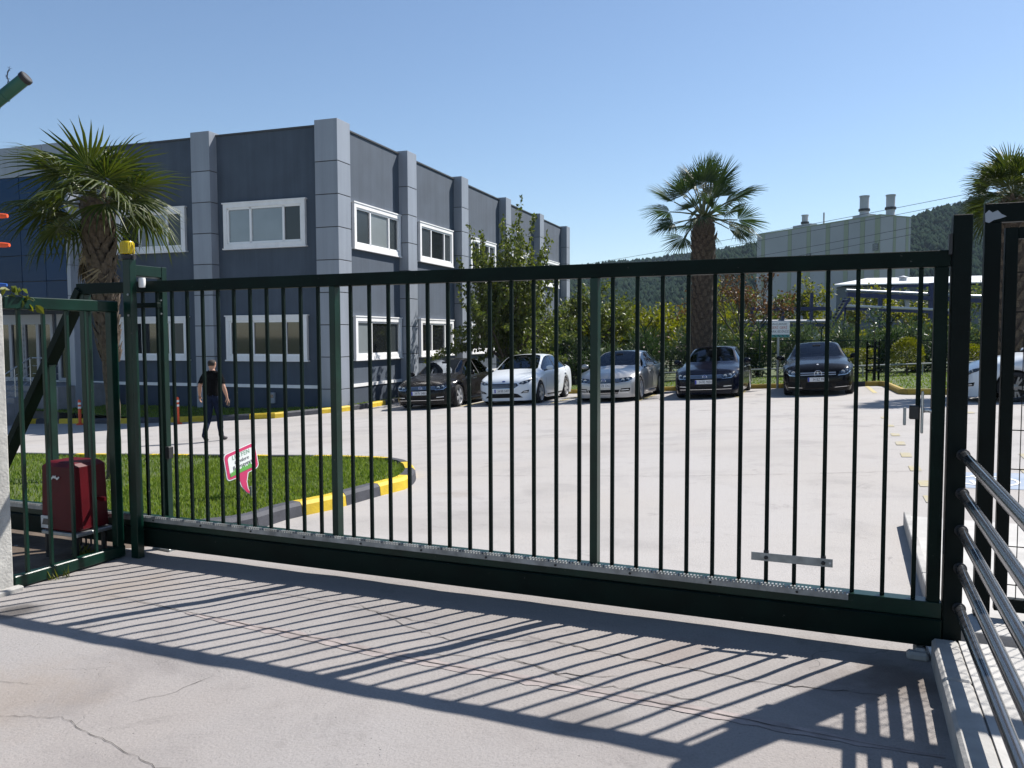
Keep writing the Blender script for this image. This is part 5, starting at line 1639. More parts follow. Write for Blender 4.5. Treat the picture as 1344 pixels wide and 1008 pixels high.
def garment(name, z, m_, off, extra=None):
    used = {}; V2, F2 = [], []
    for f, zz in zip(fs, zn):
        if zz != z: continue
        g = []
        for i in f:
            if i not in used:
                v = vs[i]; w_ = off * (1 + .5 * noise.noise(v * 14))
                used[i] = len(V2); V2.append(v + nn[i] * w_)
            g.append(used[i])
        F2.append(tuple(g))
    mb = MB(); mb.add(V2, F2); o_ = build(mb, name, m_, pm_, smooth=True)
    sd = o_.modifiers.new('th', 'SOLIDIFY'); sd.thickness = .006; sd.offset = -1
    return o_
garment('t_shirt', 'shirt', 'shirt', .014); garment('jeans', 'jeans', 'jeans', .012)
for s in (-1, 1):
    used = {}; V2, F2 = [], []
    for f, zz in zip(fs, zn):
        c = sum((vs[i] for i in f), Vector()) / len(f)
        if zz != 'shoe' or (c.x > .02) != (s > 0): continue
        g = []
        for i in f:
            if i not in used: used[i] = len(V2); V2.append(vs[i] + nn[i] * .008)
            g.append(used[i])
        F2.append(tuple(g))
    mb = MB(); mb.add(V2, F2); build(mb, 'shoe', 'shoe', pm_, smooth=True)
# short hair, ears, nose, face features
used = {}; V2, F2 = [], []
for f in fs:
    c = sum((vs[i] for i in f), Vector()) / len(f)
    if c.z > 1.60 + max(0, (c.y - .02)) * .9 or (c.z > 1.545 and c.y < -.005):
        g = []
        for i in f:
            if i not in used: used[i] = len(V2); V2.append(vs[i] + nn[i] * .006)
            g.append(used[i])
        F2.append(tuple(g))
mb = MB(); mb.add(V2, F2); build(mb, 'hair', 'hair', pm_, smooth=True)
for s in (-1, 1):
    mb = MB(); mb.lathe(Vector((-.012 + s * .076, .012, 1.60)), (s, -.25, 0), [(0, -.004), (.016, 0), (.018, .008), (.008, .012), (0, .010)], 10)
    for v in mb.v: v.z = 1.60 + (v.z - 1.60) * 1.7
    build(mb, 'ear', 'skin', pm_, smooth=True)
    mb = MB(); mb.lathe(Vector((-.012 + s * .032, .100, 1.617)), (0, 1, 0), [(.013, -.006), (.009, .002), (0, .004)], 8); build(mb, 'eye', 'ink', pm_, smooth=True)
mb = MB(); mb.tube([Vector((-.012, .098, 1.625)), Vector((-.012, .118, 1.588)), Vector((-.012, .098, 1.578))], [.006, .015, .008], 7); build(mb, 'nose', 'skin', pm_, smooth=True)
mb = MB(); mb.obox(Vector((-.012, .092, 1.548)), (1, 0, 0), (0, 1, 0), UP, .022, .006, .005); build(mb, 'mouth', 'red_cover', pm_)
mx_, my_ = -6.13, 16.62
pm_.location = gp3(mx_, my_, -.002 - .0)
pm_.rotation_euler = (0, 0, R(-12))
pm_.scale = (1.0, 1.0, 1.0)
ph = bpy.data.objects.new('mobile_phone', None); 
bpy.context.view_layer.update()
hp = pm_.matrix_world @ Vector((.350, .02, .795))
mb = MB(); mb.obox(hp, Matrix.Rotation(R(-12), 3, 'Z') @ Vector((0, 1, 0)), Matrix.Rotation(R(-12), 3, 'Z') @ Vector((1, 0, .15)), Vector((0.05, 0.2, 1)).normalized(), .036, .005, .07)
bpy.data.objects.remove(ph)
o = build(mb, 'mobile_phone', 'phone', org=hp, bevel=.004); tag(o, "dark mobile phone in the walking man's right hand", 'phone')
# ------------------------------------------------------------------ vegetation
leaf_mat('leaf_tree', (0.045, 0.068, 0.015), (0.130, 0.150, 0.034), 0.4, 0.35)
leaf_mat('leaf_yellow', (0.075, 0.095, 0.014), (0.165, 0.165, 0.025), 0.5, 0.4)
leaf_mat('leaf_dark', (0.014, 0.030, 0.010), (0.045, 0.075, 0.022), 0.45, 0.25)
leaf_mat('leaf_oleander', (0.030, 0.055, 0.022), (0.080, 0.110, 0.050), 0.4, 0.25)
leaf_mat('leaf_red', (0.055, 0.035, 0.016), (0.120, 0.060, 0.028), 0.55, 0.3)
leaf_mat('leaf_topiary', (0.080, 0.100, 0.012), (0.200, 0.200, 0.030), 0.5, 0.3)
leaf_mat('palm_leaf', (0.018, 0.038, 0.011), (0.050, 0.076, 0.020), 0.5, 0.25)
leaf_mat('palm_leaf_light', (0.026, 0.044, 0.009), (0.078, 0.092, 0.018), 0.48, 0.28)
leaf_mat('flower', (0.45, 0.30, 0.30), (0.60, 0.55, 0.50), 0.6, 0.3)
leaf_mat('forest_leaf', (0.010, 0.020, 0.014), (0.024, 0.038, 0.023), 1.0, 0.05, 0.0)
mat('bark', (0.065, 0.050, 0.040), 0.95, var=0.3, vscale=14, bump=0.8, bscale=30)
mat('palm_bark', (0.060, 0.042, 0.030), 0.95, var=0.4, vscale=16, bump=0.9, bscale=40)
mat('palm_fibre', (0.090, 0.066, 0.046), 0.95, var=0.4, vscale=25, bump=0.9, bscale=60)
mat('dry_frond', (0.19, 0.145, 0.085), 0.9, var=0.25, vscale=12)
mat('petiole', (0.075, 0.085, 0.022), 0.5, var=0.2, vscale=6)
mat('hill_soil', (0.014, 0.020, 0.012), 0.95, var=0.3, vscale=0.02)

def rvec(r_):
    while True:
        v = Vector((r_.uniform(-1, 1), r_.uniform(-1, 1), r_.uniform(-1, 1)))
        if .05 < v.length < 1: return v.normalized()
def add_leaf(V, Fc, p, d, nrm, ln, wd):
    """pointed leaf folded along its midrib, 4 triangles"""
    d = d.normalized(); s = d.cross(nrm)
    s = s.normalized() if s.length > 1e-4 else d.orthogonal().normalized()
    n = s.cross(d)
    b = len(V)
    V += [p, p + d * ln * .45 + s * wd / 2 + n * wd * .12, p + d * ln, p + d * ln * .45 - s * wd / 2 + n * wd * .12]
    Fc += [(b, b + 1, b + 2), (b, b + 2, b + 3)]
def leaf_obj(V, Fc, name, m_, parent):
    mb = MB(); mb.v = [Vector(v) for v in V]; mb.f = Fc; mb.m = [0] * len(Fc)
    return build(mb, name, m_, parent)
def grow(r_, base, d0, length, rad, levels, spread, mb, tips, kids=(3, 4), droop=0.0, wob_=.12):
    """recursive limb; records tips as (point, direction, level)"""
    segs = 4
    pts = [base]; d = d0.normalized()
    for k in range(segs):
        d = (d + rvec(r_) * wob_ + UP * (-droop)).normalized()
        pts.append(pts[-1] + d * length / segs)
    rs = [rad * (1 - .55 * k / segs) for k in range(segs + 1)]
    mb.tube(pts, rs, 7 if levels > 1 else 5, cap=False)
    if levels <= 1:
        for k in range(2 if levels else 1, segs + 1): tips.append((pts[k], d.copy()))
    if levels <= 0:
        return
    n = r_.randint(*kids)
    for k in range(n):
        t = r_.uniform(.45, 1.0) if k else 1.0
        p = pts[0].lerp(pts[-1], 0) if False else pts[min(segs, max(1, int(round(t * segs))))]
        dd = (d + rvec(r_) * spread + UP * .12).normalized()
        grow(r_, p, dd, length * r_.uniform(.58, .78), rad * .52, levels - 1, spread, mb, tips, kids, droop, wob_)
def tree(name, label, loc, trunk_h, crown_r, crown_h, n_leaf, leaf, lm, seed, rad=.1, levels=3, lean=(0, 0), group=None, spread=.75, forks=4, jitter=.22, up=.9, mixed=False):
    r_ = random.Random(seed)
    t = thing(name, label, 'tree', loc, group)
    base = Vector(loc)
    mb = MB(); tips = []
    top = base + Vector((lean[0], lean[1], trunk_h))
    mb.tube([base - UP * .15, base.lerp(top, .3) + rvec(r_) * .03, base.lerp(top, .7) + rvec(r_) * .03, top], [rad * 1.5, rad * 1.05, rad, rad * .9], 9, cap=False)
    L0 = crown_h * .45
    for k in range(forks):
        a = 2 * math.pi * (k + r_.uniform(-.25, .25)) / forks
        d = Vector((math.cos(a) * crown_r / crown_h * 1.3, math.sin(a) * crown_r / crown_h * 1.3, up * (r_.uniform(.45, 1.25) if mixed else 1)))
        grow(r_, top - UP * .05, d, L0 * r_.uniform(.85, 1.15), rad * .62, levels - 1, spread, mb, tips)
    build(mb, 'trunk', 'bark', t, smooth=True)
    V, Fc = [], []
    for k in range(n_leaf):
        p, d = tips[r_.randrange(len(tips))]
        q = p + rvec(r_) * jitter * r_.uniform(.1, 1)
        nd = (d * .4 + rvec(r_) + UP * -.2)
        add_leaf(V, Fc, q, nd, rvec(r_) + UP * .6, leaf * r_.uniform(.7, 1.35), leaf * r_.uniform(.45, .7))
    leaf_obj(V, Fc, 'crown', lm, t)
    return t
def shrub(name, label, loc, rx, rz, n_leaf, leaf, lm, seed, group=None, flowers=0, narrow=False, cat='shrub', base_gap=.0, aspect=.55):
    """leafy bush: clumps of leaves through an uneven volume with stems inside"""
    r_ = random.Random(seed)
    t = thing(name, label, cat, loc, group)
    b = Vector(loc)
    mb = MB(); cl = []
    for k in range(9):
        a = r_.uniform(0, 6.28); q = r_.random() ** .5
        tip = b + Vector((math.cos(a) * rx * q * .8, math.sin(a) * rx * q * .8, rz * r_.uniform(.55, 1.0) * (1 - .35 * q)))
        mid = b.lerp(tip, .5) + rvec(r_) * rx * .1
        mb.tube([b + Vector((math.cos(a), math.sin(a), 0)) * .08 - UP * .1, mid, tip], [.03, .02, .006], 5, cap=False)
        for u_ in (.45, .6, .75, .88, 1.0):
            c = mid.lerp(tip, (u_ - .4) / .6) if u_ > .5 else b.lerp(mid, u_ * 2)
            cl.append((c + rvec(r_) * rx * .22, rx * r_.uniform(.22, .42)))
    build(mb, 'stem', 'bark', t, smooth=True)
    V, Fc = [], []
    for k in range(n_leaf):
        c, cr = cl[r_.randrange(len(cl))]
        v = rvec(r_)
        q = c + v * cr * r_.random() ** .4
        if q.z < b.z + base_gap: q.z = b.z + base_gap + r_.uniform(0, .3)
        d = (v + UP * (.9 if narrow else .2) + rvec(r_) * .7)
        add_leaf(V, Fc, q, d, rvec(r_), leaf * r_.uniform(.7, 1.3) * (1.5 if narrow else 1), leaf * (.3 if narrow else aspect) * r_.uniform(.8, 1.2))
    leaf_obj(V, Fc, 'foliage', lm, t)
    if flowers:
        V, Fc = [], []
        for k in range(flowers):
            c, cr = cl[r_.randrange(len(cl))]
            q = c + (rvec(r_) + UP * .6 + Vector((0, -.6, 0))).normalized() * cr * 1.05
            for j in range(3): add_leaf(V, Fc, q, rvec(r_), rvec(r_), .07, .06)
        leaf_obj(V, Fc, 'flowers', 'flower', t)
    return t

# fan palms -----------------------------------------------------------------
def fan_mesh(name, R_, nseg, spread, droop, cup, petiole, r_, lm, split=.45, wk=1.0):
    """one fan leaf: petiole along +X, blade beyond it; two materials (blade, petiole)"""
    mb = MB()
    pts = [Vector((petiole * t, 0, -.10 * petiole * t * t)) for t in (0, .33, .66, 1)]
    mb.tube(pts, [.022 * wk, .016 * wk, .012 * wk, .010 * wk], 5, 1, cap=False)
    hub = pts[-1]
    da = spread / nseg
    for k in range(nseg):
        a = -spread / 2 + da * (k + .5)
        L = R_ * (1 - .28 * abs(a / (spread / 2)) ** 2) * r_.uniform(.9, 1.08)
        rows = []
        tw = r_.uniform(-.06, .06)
        for t, wf in ((.05, .5), (.30, .95), (split, 1.0), (.66, .72), (.85, .38), (1.0, .03)):
            rr_ = L * t
            half = min(math.tan(da / 2) * min(rr_, L * split) * wf if t <= split else math.tan(da / 2) * L * split * wf, .05 * R_ * 1.2)
            zc = cup * rr_ * abs(math.sin(a)) * .6 - droop * L * t ** 2.6 * r_.uniform(.85, 1.15) - .06 * rr_
            ang = a + tw * t
            c = hub + Vector((math.cos(ang) * rr_, math.sin(ang) * rr_, zc))
            s = Vector((-math.sin(ang), math.cos(ang), 0))
            rows.append((c - s * half - UP * half * .35, c + UP * half * .3, c + s * half - UP * half * .35))
        vs = [q for r0 in rows for q in r0]
        fs = []
        for i in range(len(rows) - 1):
            for j in range(2):
                a0 = i * 3 + j; fs.append((a0, a0 + 1, a0 + 4, a0 + 3))
        mb.add(vs, fs, 0)
    me = bpy.data.meshes.new(name)
    me.from_pydata([tuple(v) for v in mb.v], [], mb.f)
    me.materials.append(MATS[lm]); me.materials.append(MATS['petiole'])
    me.polygons.foreach_set('material_index', mb.m)
    return me
def palm(label, base, trunk_pts, rads, crown, fronds, variants, seed, trunk_mat='palm_bark', boots=0, dry=0, boot_len=.12, boot_from=0.0, roll=.4):
    r_ = random.Random(seed)
    t = thing('fan_palm', label, 'palm tree', base)
    mb = MB()
    P = []; Rr = []
    n = 26
    tp = [Vector(p) for p in trunk_pts]
    for k in range(n + 1):
        u_ = k / n * (len(tp) - 1); i = min(int(u_), len(tp) - 2); f_ = u_ - i
        P.append(tp[i].lerp(tp[i + 1], f_)); Rr.append((rads[i] + (rads[i + 1] - rads[i]) * f_) * (1 + .05 * math.sin(k * 2.1) + r_.uniform(-.03, .03)))
    mb.tube(P, Rr, 14)
    tr = build(mb, 'trunk', trunk_mat, t, smooth=True)
    if boots:
        mb = MB()
        for k in range(boots):
            u_ = boot_from + (1 - boot_from) * k / boots; i = min(n - 1, int(u_ * n)); c = P[i].lerp(P[min(n, i + 1)], u_ * n - i); a = k * 2.39996
            d = Vector((math.cos(a), math.sin(a), 0)); s = Vector((-d.y, d.x, 0)); q = c + d * Rr[i] * .9
            w_ = boot_len * .55; L = boot_len * r_.uniform(.7, 1.3)
            tip = q + d * L * .55 + UP * L
            mb.add([q - s * w_ - UP * .03, q + s * w_ - UP * .03, tip + s * w_ * .35, tip - s * w_ * .35, q + d * L * .35 - UP * .02], [(0, 4, 3), (4, 1, 2), (4, 2, 3), (0, 3, 2, 1)])
        build(mb, 'leaf_bases', 'palm_fibre', tr)
    c0 = Vector(crown)
    for k, (el, az, sc, dr) in enumerate(fronds):
        o = bpy.data.objects.new('frond', variants[k % len(variants)]); link(o, t)
        d = Vector((math.cos(el) * math.cos(az), math.cos(el) * math.sin(az), math.sin(el)))
        s = UP.cross(d); s = s.normalized() if s.length > 1e-3 else Vector((1, 0, 0))
        n_ = d.cross(s)
        rl = r_.uniform(-roll, roll)
        s2 = s * math.cos(rl) + n_ * math.sin(rl); n2 = n_ * math.cos(rl) - s * math.sin(rl)
        p = c0 - org_of(t) + Vector((d.x * .06, d.y * .06, r_.uniform(-.12, .10)))
        M = Matrix(((d.x, s2.x, n2.x, p.x), (d.y, s2.y, n2.y, p.y), (d.z, s2.z, n2.z, p.z), (0, 0, 0, 1))) @ Matrix.Scale(sc, 4)
        o.matrix_local = M
    for k in range(dry):
        o = bpy.data.objects.new('dry_frond', variants[-1] if False else DRY); link(o, t)
        a = r_.uniform(0, 6.28); el = R(r_.uniform(-80, -62))
        d = Vector((math.cos(el) * math.cos(a), math.cos(el) * math.sin(a), math.sin(el))); s = UP.cross(d).normalized(); n_ = d.cross(s)
        p = c0 - org_of(t) + Vector((math.cos(a) * .1, math.sin(a) * .1, r_.uniform(-.5, -.15)))
        o.matrix_local = Matrix(((d.x, s.x, n_.x, p.x), (d.y, s.y, n_.y, p.y), (d.z, s.z, n_.z, p.z), (0, 0, 0, 1))) @ Matrix.Scale(r_.uniform(.6, .9), 4)
    return t
rp_ = random.Random(11)
DRY = fan_mesh('dry', .55, 14, R(150), .5, -.6, .45, rp_, 'palm_leaf'); DRY.materials[0] = MATS['dry_frond']; DRY.materials[1] = MATS['dry_frond']
# left: slender windmill palm on the island
VL = [fan_mesh('frondL', .62, 26, R(sp_), dr_, cu_, .48, rp_, 'palm_leaf_light', .42) for sp_, dr_, cu_ in ((250, .50, .25), (230, .72, .15), (260, .38, .3))]
r_ = random.Random(21)
fr_ = []
for k in range(23):
    u_ = k / 23
    el = R(76 - 112 * u_ + r_.uniform(-14, 14)); fr_.append((el, k * 2.39996 + r_.uniform(-.3, .3), r_.uniform(.80, .98), 0))
pb = gp3(-4.74, 9.6, .08)
palm('windmill palm with drooping fan leaves standing behind the amber beacon', pb, [pb - UP * .1, pb + Vector((.02, 0, .8)), pb + Vector((-.02, 0, 1.7)), pb + Vector((-.08, 0, 2.7)), pb + Vector((-.12, 0, 3.25))], [.085, .075, .09, .15, .11],
     pb + Vector((-.12, 0, 3.24)), fr_, VL, 31, 'palm_fibre', 190, 5, .12, .42, .5)
# middle: stout washingtonia behind the parked cars
VM = [fan_mesh('frondM', .94, 32, R(sp_), dr_, cu_, 1.02, rp_, 'palm_leaf', .5, 1.6) for sp_, dr_, cu_ in ((165, .22, .35), (180, .36, .25), (150, .14, .4))]
fr_ = []
for k in range(36):
    u_ = k / 36
    el = R(84 - 114 * u_ + r_.uniform(-9, 9)); fr_.append((el, k * 2.39996 + r_.uniform(-.25, .25), r_.uniform(.92, 1.12), 0))
pb = gp3(6.36, 27.2, .05)
palm('stout fan palm with a thick rough trunk in the middle, behind the parked cars', pb, [pb - UP * .2, pb + UP * 1.2, pb + UP * 3.0, pb + UP * 5.0, pb + UP * 5.5], [.46, .39, .365, .37, .22], pb + UP * 5.65, fr_, VM, 32, 'palm_bark', 420, 0, .17, 0.0, .95)
# right: palm behind the wicket
fr_ = []
for k in range(36):
    u_ = k / 36
    el = R(85 - 120 * u_ + r_.uniform(-9, 9)); fr_.append((el, k * 2.39996 + r_.uniform(-.25, .25), r_.uniform(.66, .84), 0))
VR = [fan_mesh('frondR', .95, 28, R(sp_), dr_, cu_, .8, rp_, 'palm_leaf_light', .48, 1.4) for sp_, dr_, cu_ in ((180, .26, .3), (200, .36, .2))]
pb = gp3(12.35, 20.2, .05)
palm('fan palm at the right edge rising above the wicket gate', pb, [pb - UP * .2, pb + UP * 1.2, pb + UP * 2.6, pb + UP * 4.3, pb + UP * 4.6], [.36, .30, .29, .31, .2], pb + UP * 4.75, fr_, VR, 33, 'palm_bark', 260, 10, .16, 0.0, .8)

# tree in front of the building's right front
def shoot_tree(label, loc, seed):
    """low-forking tree: a few limbs, each carrying long upright leafy shoots"""
    r_ = random.Random(seed); b = Vector(loc)
    t = thing('broadleaf_tree', label, 'tree', loc)
    mb = MB(); V, Fc = [], []
    top = b + Vector((.03, 0, 1.05))
    mb.tube([b - UP * .15, b + Vector((.04, .02, .45)), top], [.17, .13, .12], 9, cap=False)
    for k in range(9):
        a = 2 * math.pi * k / 9 + r_.uniform(-.25, .25); out = Vector((math.cos(a), math.sin(a), 0))
        L = r_.uniform(1.1, 2.0); rise = r_.uniform(.7, 1.95)
        P = [top - UP * r_.uniform(0, .35)]
        for q in range(1, 6):
            P.append(P[0] + out * L * q / 5 + UP * (rise * L * (q / 5) ** .8) + rvec(r_) * .05)
        mb.tube(P, [.062, .052, .042, .032, .022, .012], 6, cap=False)
        for q in range(23):
            u_ = r_.uniform(.12, .92); i_ = min(4, int(u_ * 5)); p0 = P[i_].lerp(P[i_ + 1], u_ * 5 - i_)
            d = (UP * r_.uniform(.7, 1.5) + out * r_.uniform(-.45, .35) + rvec(r_) * .5).normalized()
            ln = r_.uniform(1.1, 2.9) * (1.0 if q % 4 else 1.3)
            if q % 5 == 0: d = (out * .9 + rvec(r_) * .5 - UP * .15).normalized(); ln *= .7
            S = [p0]
            for w_ in range(5):
                d = (d + rvec(r_) * .12 + UP * .05).normalized(); S.append(S[-1] + d * ln / 5)
            mb.tube(S, [.014, .012, .010, .008, .006, .003], 4, cap=False)
            for w_ in range(int(ln * 56)):
                uu = r_.uniform(.08, 1.02); j_ = min(4, int(uu * 5)); p = S[j_].lerp(S[j_ + 1], min(1, uu * 5 - j_)) + rvec(r_) * r_.uniform(.01, .13)
                add_leaf(V, Fc, p, rvec(r_) + UP * -.35, rvec(r_) + UP * .5, 0.135 * r_.uniform(.7, 1.25), .08 * r_.uniform(.8, 1.2))
    for v in mb.v: v.z = b.z + (v.z - b.z) * 1.2
    V = [Vector((v.x, v.y, b.z + (v.z - b.z) * 1.2)) for v in V]
    build(mb, 'trunk', 'bark', t, smooth=True)
    leaf_obj(V, Fc, 'crown', 'leaf_tree', t)
shoot_tree('upright broadleaf tree with leafy shoots growing behind the white parked car', gp3(-.28, 29.6, .05), 41)
# neighbours to its right, at the end of the building
tree('broadleaf_tree', 'dark broadleaf tree at the far end of the grey building', gp3(3.4, 36.5, .05), 1.2, 1.9, 3.6, 4200, .16, 'leaf_tree', 42, .12, 3, spread=.7, forks=5, jitter=.35)
yl = [(4.6, 41.0, 4.0, 1.9), (6.3, 42.5, 3.6, 1.9), (8.2, 42.0, 3.7, 1.8), (9.7, 44.0, 4.0, 1.9), (5.4, 39.0, 3.2, 1.5), (7.3, 39.5, 3.1, 1.6), (2.9, 40.0, 3.6, 1.7)]
nm = ['first', 'second', 'third', 'fourth', 'fifth', 'sixth', 'seventh']
where = ['second from the left', 'third from the left', 'fourth from the left', 'rightmost', 'left one', 'right one, beside the palm trunk', 'leftmost']
ORD = ['leftmost', 'second from the left', 'third from the left', 'fourth from the left', 'fifth from the left', 'sixth from the left', 'seventh from the left', 'eighth from the left', 'ninth from the left', 'tenth from the left', 'eleventh from the left', 'twelfth from the left', 'thirteenth from the left', 'rightmost']
for i, (x, y, h_, rr_) in enumerate(yl):
    tree('orchard_tree', 'yellow-green orchard tree behind the oleanders, ' + ('front row, ' if y < 39.8 else 'back row, ') + where[i], gp3(x, y, 0), .8, rr_, h_ - .6, 2400, .20, 'leaf_yellow', 50 + i, .08, 3, group='orchard trees behind the oleanders', spread=.7, forks=5, jitter=.4)
tree('rust_leaved_tree', 'sparse rust-brown tree right of the middle palm', gp3(10.6, 37.5, 0), 1.3, 1.7, 3.8, 1500, .15, 'leaf_red', 61, .10, 4, spread=.6, forks=4, jitter=.3)
# oleander hedge and other shrubs behind the wire fence
hs = [(1.9, 34.4, 1.25, 2.6), (3.3, 33.9, 1.2, 2.4), (4.6, 33.4, 1.2, 2.5), (5.8, 33.1, 1.15, 2.3), (7.2, 33.0, 1.1, 2.2), (8.6, 33.2, 1.15, 2.3), (10.0, 32.8, 1.2, 2.1), (11.4, 32.6, 1.2, 2.2), (12.9, 32.4, 1.25, 2.3), (14.4, 32.0, 1.2, 2.2), (15.8, 31.4, 1.2, 2.2), (17.3, 30.8, 1.3, 2.4), (18.8, 30.0, 1.3, 2.3), (20.2, 28.6, 1.3, 2.4)]
for i, (x, y, rx, rz) in enumerate(hs):
    ol = i % 3 != 0
    shrub('oleander_shrub', 'oleander shrub in the hedge behind the parking lawn, ' + ORD[i] if i < 13 else 'oleander shrub in the hedge behind the parking lawn, rightmost', gp3(x, y, 0), rx, rz * rnd.uniform(.92, 1.1), 2300, .15, 'leaf_oleander' if ol else 'leaf_dark', 70 + i, 'oleander hedge behind the parking lawn', 40 if i in (3, 4, 6) else 0, True)
for i, (x, y, rx, rz) in enumerate([(2.6, 33.0, .9, 1.5), (4.4, 32.2, .85, 1.3), (7.9, 31.9, .8, 1.2), (15.0, 30.4, .9, 1.4), (18.0, 28.9, 1.0, 1.5)]):
    shrub('dark_shrub', 'low dark evergreen shrub at the foot of the oleander hedge, ' + (ORD[i] if i < 4 else 'rightmost'), gp3(x, y, .03), rx, rz, 1500, .12, 'leaf_dark', 90 + i, 'dark shrubs below the hedge')
# green trees seen between the hedge and the pipe racks
for i, (x, y, h_, rr_) in enumerate([(13.5, 46, 2.2, 1.6), (16.0, 47, 1.8, 1.7), (18.8, 46.5, 1.9, 1.8), (21.5, 46, 2.0, 1.8), (24.2, 45, 2.2, 1.8), (15.0, 58, 5.2, 2.6), (18.5, 59, 5.0, 2.7), (22.5, 58, 5.2, 2.6), (26.5, 57, 5.0, 2.7), (30.0, 55, 5.2, 2.7)]):
    tree('field_tree', 'bushy green tree ' + ('in front of' if y < 50 else 'behind') + ' the blue pipe racks, ' + (ORD[i % 5] if i % 5 < 4 else 'rightmost'), gp3(x, y, 0), .7, rr_, h_ - .5, 2600, .25, 'leaf_yellow' if i % 3 else 'leaf_tree', 110 + i, .08, 3, group='trees by the blue pipe racks', spread=.75, forks=5, jitter=.5)
# clipped bushes
def topiary(label, loc, rx, rz, n_, seed, box=False):
    r_ = random.Random(seed); t = thing('clipped_bush', label, 'shrub', loc); b = Vector(loc)
    mb = MB(); mb.tube([b - UP * .1, b + UP * rz], [.04, .02], 6); build(mb, 'stem', 'bark', t)
    V, Fc = [], []
    for k in range(n_):
        v = rvec(r_)
        if v.z < -.6: v.z = -v.z
        if box:
            q = b + Vector((r_.uniform(-rx, rx), r_.uniform(-.3, .3), rz * 2 * r_.random() ** .4))
        else:
            q = b + UP * rz + Vector((v.x * rx, v.y * rx, v.z * rz)) * (r_.random() ** .18) * (1 + .06 * noise.noise(v * 4))
        add_leaf(V, Fc, q, v + rvec(r_) * .6, rvec(r_), .07, .05)
    leaf_obj(V, Fc, 'foliage', 'leaf_topiary', t)
topiary('round clipped yellow-green bush on the lawn right of the black saloon', gp3(13.9, 28.6, .05), .55, .68, 2600, 5)
topiary('low clipped yellow-green hedge piece just behind the black saloon', gp3(12.2, 29.4, .05), .9, .52, 2600, 6, True)
topiary('second clipped yellow-green bush near the right gate post', gp3(16.3, 28.8, .05), .75, .5, 2400, 7)

# creeper leaves over the left fence end
cv = thing('creeper', 'few green creeper leaves hanging over the left end of the side fence', 'creeper', G(-3.06, -1.1, 1.88))
r_ = random.Random(8)
mb = MB(); pts = [G(-3.10, -1.35, 1.86), G(-3.08, -1.15, 1.93), G(-3.05, -.95, 1.92), G(-3.03, -.82, 1.86)]; mb.tube(pts, .004, 5); build(mb, 'stem', 'petiole', cv)
for k in range(26):
    t_ = r_.random(); i = min(2, int(t_ * 3)); p = pts[i].lerp(pts[i + 1], t_ * 3 - i) + rvec(r_) * .03
    V, Fc = [], []
    d = (rvec(r_) + UP * -.5 - gn * .2); nr = (-gn + rvec(r_) * .8); ln = r_.uniform(.05, .085); wd = ln * .62
    d = d.normalized(); s = d.cross(nr).normalized(); n_ = s.cross(d)
    vs = [p, p + d * ln * .25 + s * wd * .38 + n_ * .004, p + d * ln * .55 + s * wd * .5 + n_ * .006, p + d * ln, p + d * ln * .55 - s * wd * .5 + n_ * .006, p + d * ln * .25 - s * wd * .38 + n_ * .004, p + d * ln * .5]
    mb = MB(); mb.add(vs, [(0, 1, 6), (1, 2, 6), (2, 3, 6), (3, 4, 6), (4, 5, 6), (5, 0, 6)]); build(mb, 'leaf', 'leaf_tree' if k % 3 else 'leaf_yellow', cv)
# weeds
def weed(label, loc, n_, h_, seed, m_='grass'):
    r_ = random.Random(seed); V, Fc = [], []; b = Vector(loc)
    for k in range(n_):
        a = r_.uniform(0, 6.28); d = Vector((math.cos(a) * .6, math.sin(a) * .6, 1)); p = b + Vector((r_.uniform(-.05, .05), r_.uniform(-.05, .05), -.01))
        add_leaf(V, Fc, p, d + rvec(r_) * .3, rvec(r_), h_ * r_.uniform(.5, 1.2), h_ * .12)
    mb = MB(); mb.v = [Vector(v) for v in V]; mb.f = Fc; mb.m = [0] * len(Fc)
    tag(build(mb, 'weed', m_, org=loc), label, 'weed')
weed('small weed growing against the inner kerb right behind the gate', G(2.31, .60, .0), 34, .11, 1)
weed('tuft of dry weeds at the foot of the side fence bottom rail', G(-3.0, -.72, .0), 22, .09, 2, 'leaf_yellow')
weed('weeds under the red gate motor beside its cables', G(-3.2, -.35, .01), 40, .14, 3, 'leaf_yellow')
weed('weeds beside the base of the guide frame rear post', G(-3.0, .35, .0), 40, .10, 4)

# ------------------------------------------------------------------ wire fence, notice board, tree guard
wf = thing('wire_fence', 'thin dark green wire fence with forked posts behind the parking lawn', 'fence', (11.78, 31.0, 0))
fd = Vector((.94, -.34, 0)).normalized()
for k in range(-6, 6):
    p = Vector((11.78, 31.0, 0)) + fd * 2.25 * k; p.z = gz(p.x, p.y)
    zt = 1.42
    mb = MB(); mb.tube([p - UP * .1, Vector((p.x, p.y, zt + .45))], .028, 6)
    n_ = Vector((.34, .94, 0))
    for s in (-1, 1): mb.tube([Vector((p.x, p.y, zt + .43)), Vector((p.x, p.y, zt + .92)) + fd * s * .33], .020, 5)
    build(mb, 'post', 'green_paint', wf)
for z in (1.42, .92, .42):
    a = Vector((11.78, 31.0, 0)) - fd * 13.5; b = Vector((11.78, 31.0, 0)) + fd * 11.3
    mb = MB(); mb.tube([Vector((a.x, a.y, z)), Vector((b.x, b.y, z))], .016, 5); build(mb, 'wire', 'green_paint', wf)
lr = thing('low_rail', 'low pale rail along the back of the parking lawn', 'rail', (11, 28.6, .3))
a = Vector((5.2, 30.9, 0)); b = Vector((17.5, 26.4, 0))
mb = MB(); mb.tube([Vector((a.x, a.y, gz(a.x, a.y) + .50)), Vector((b.x, b.y, gz(b.x, b.y) + .50))], .03, 6); build(mb, 'rail', 'galv', lr)
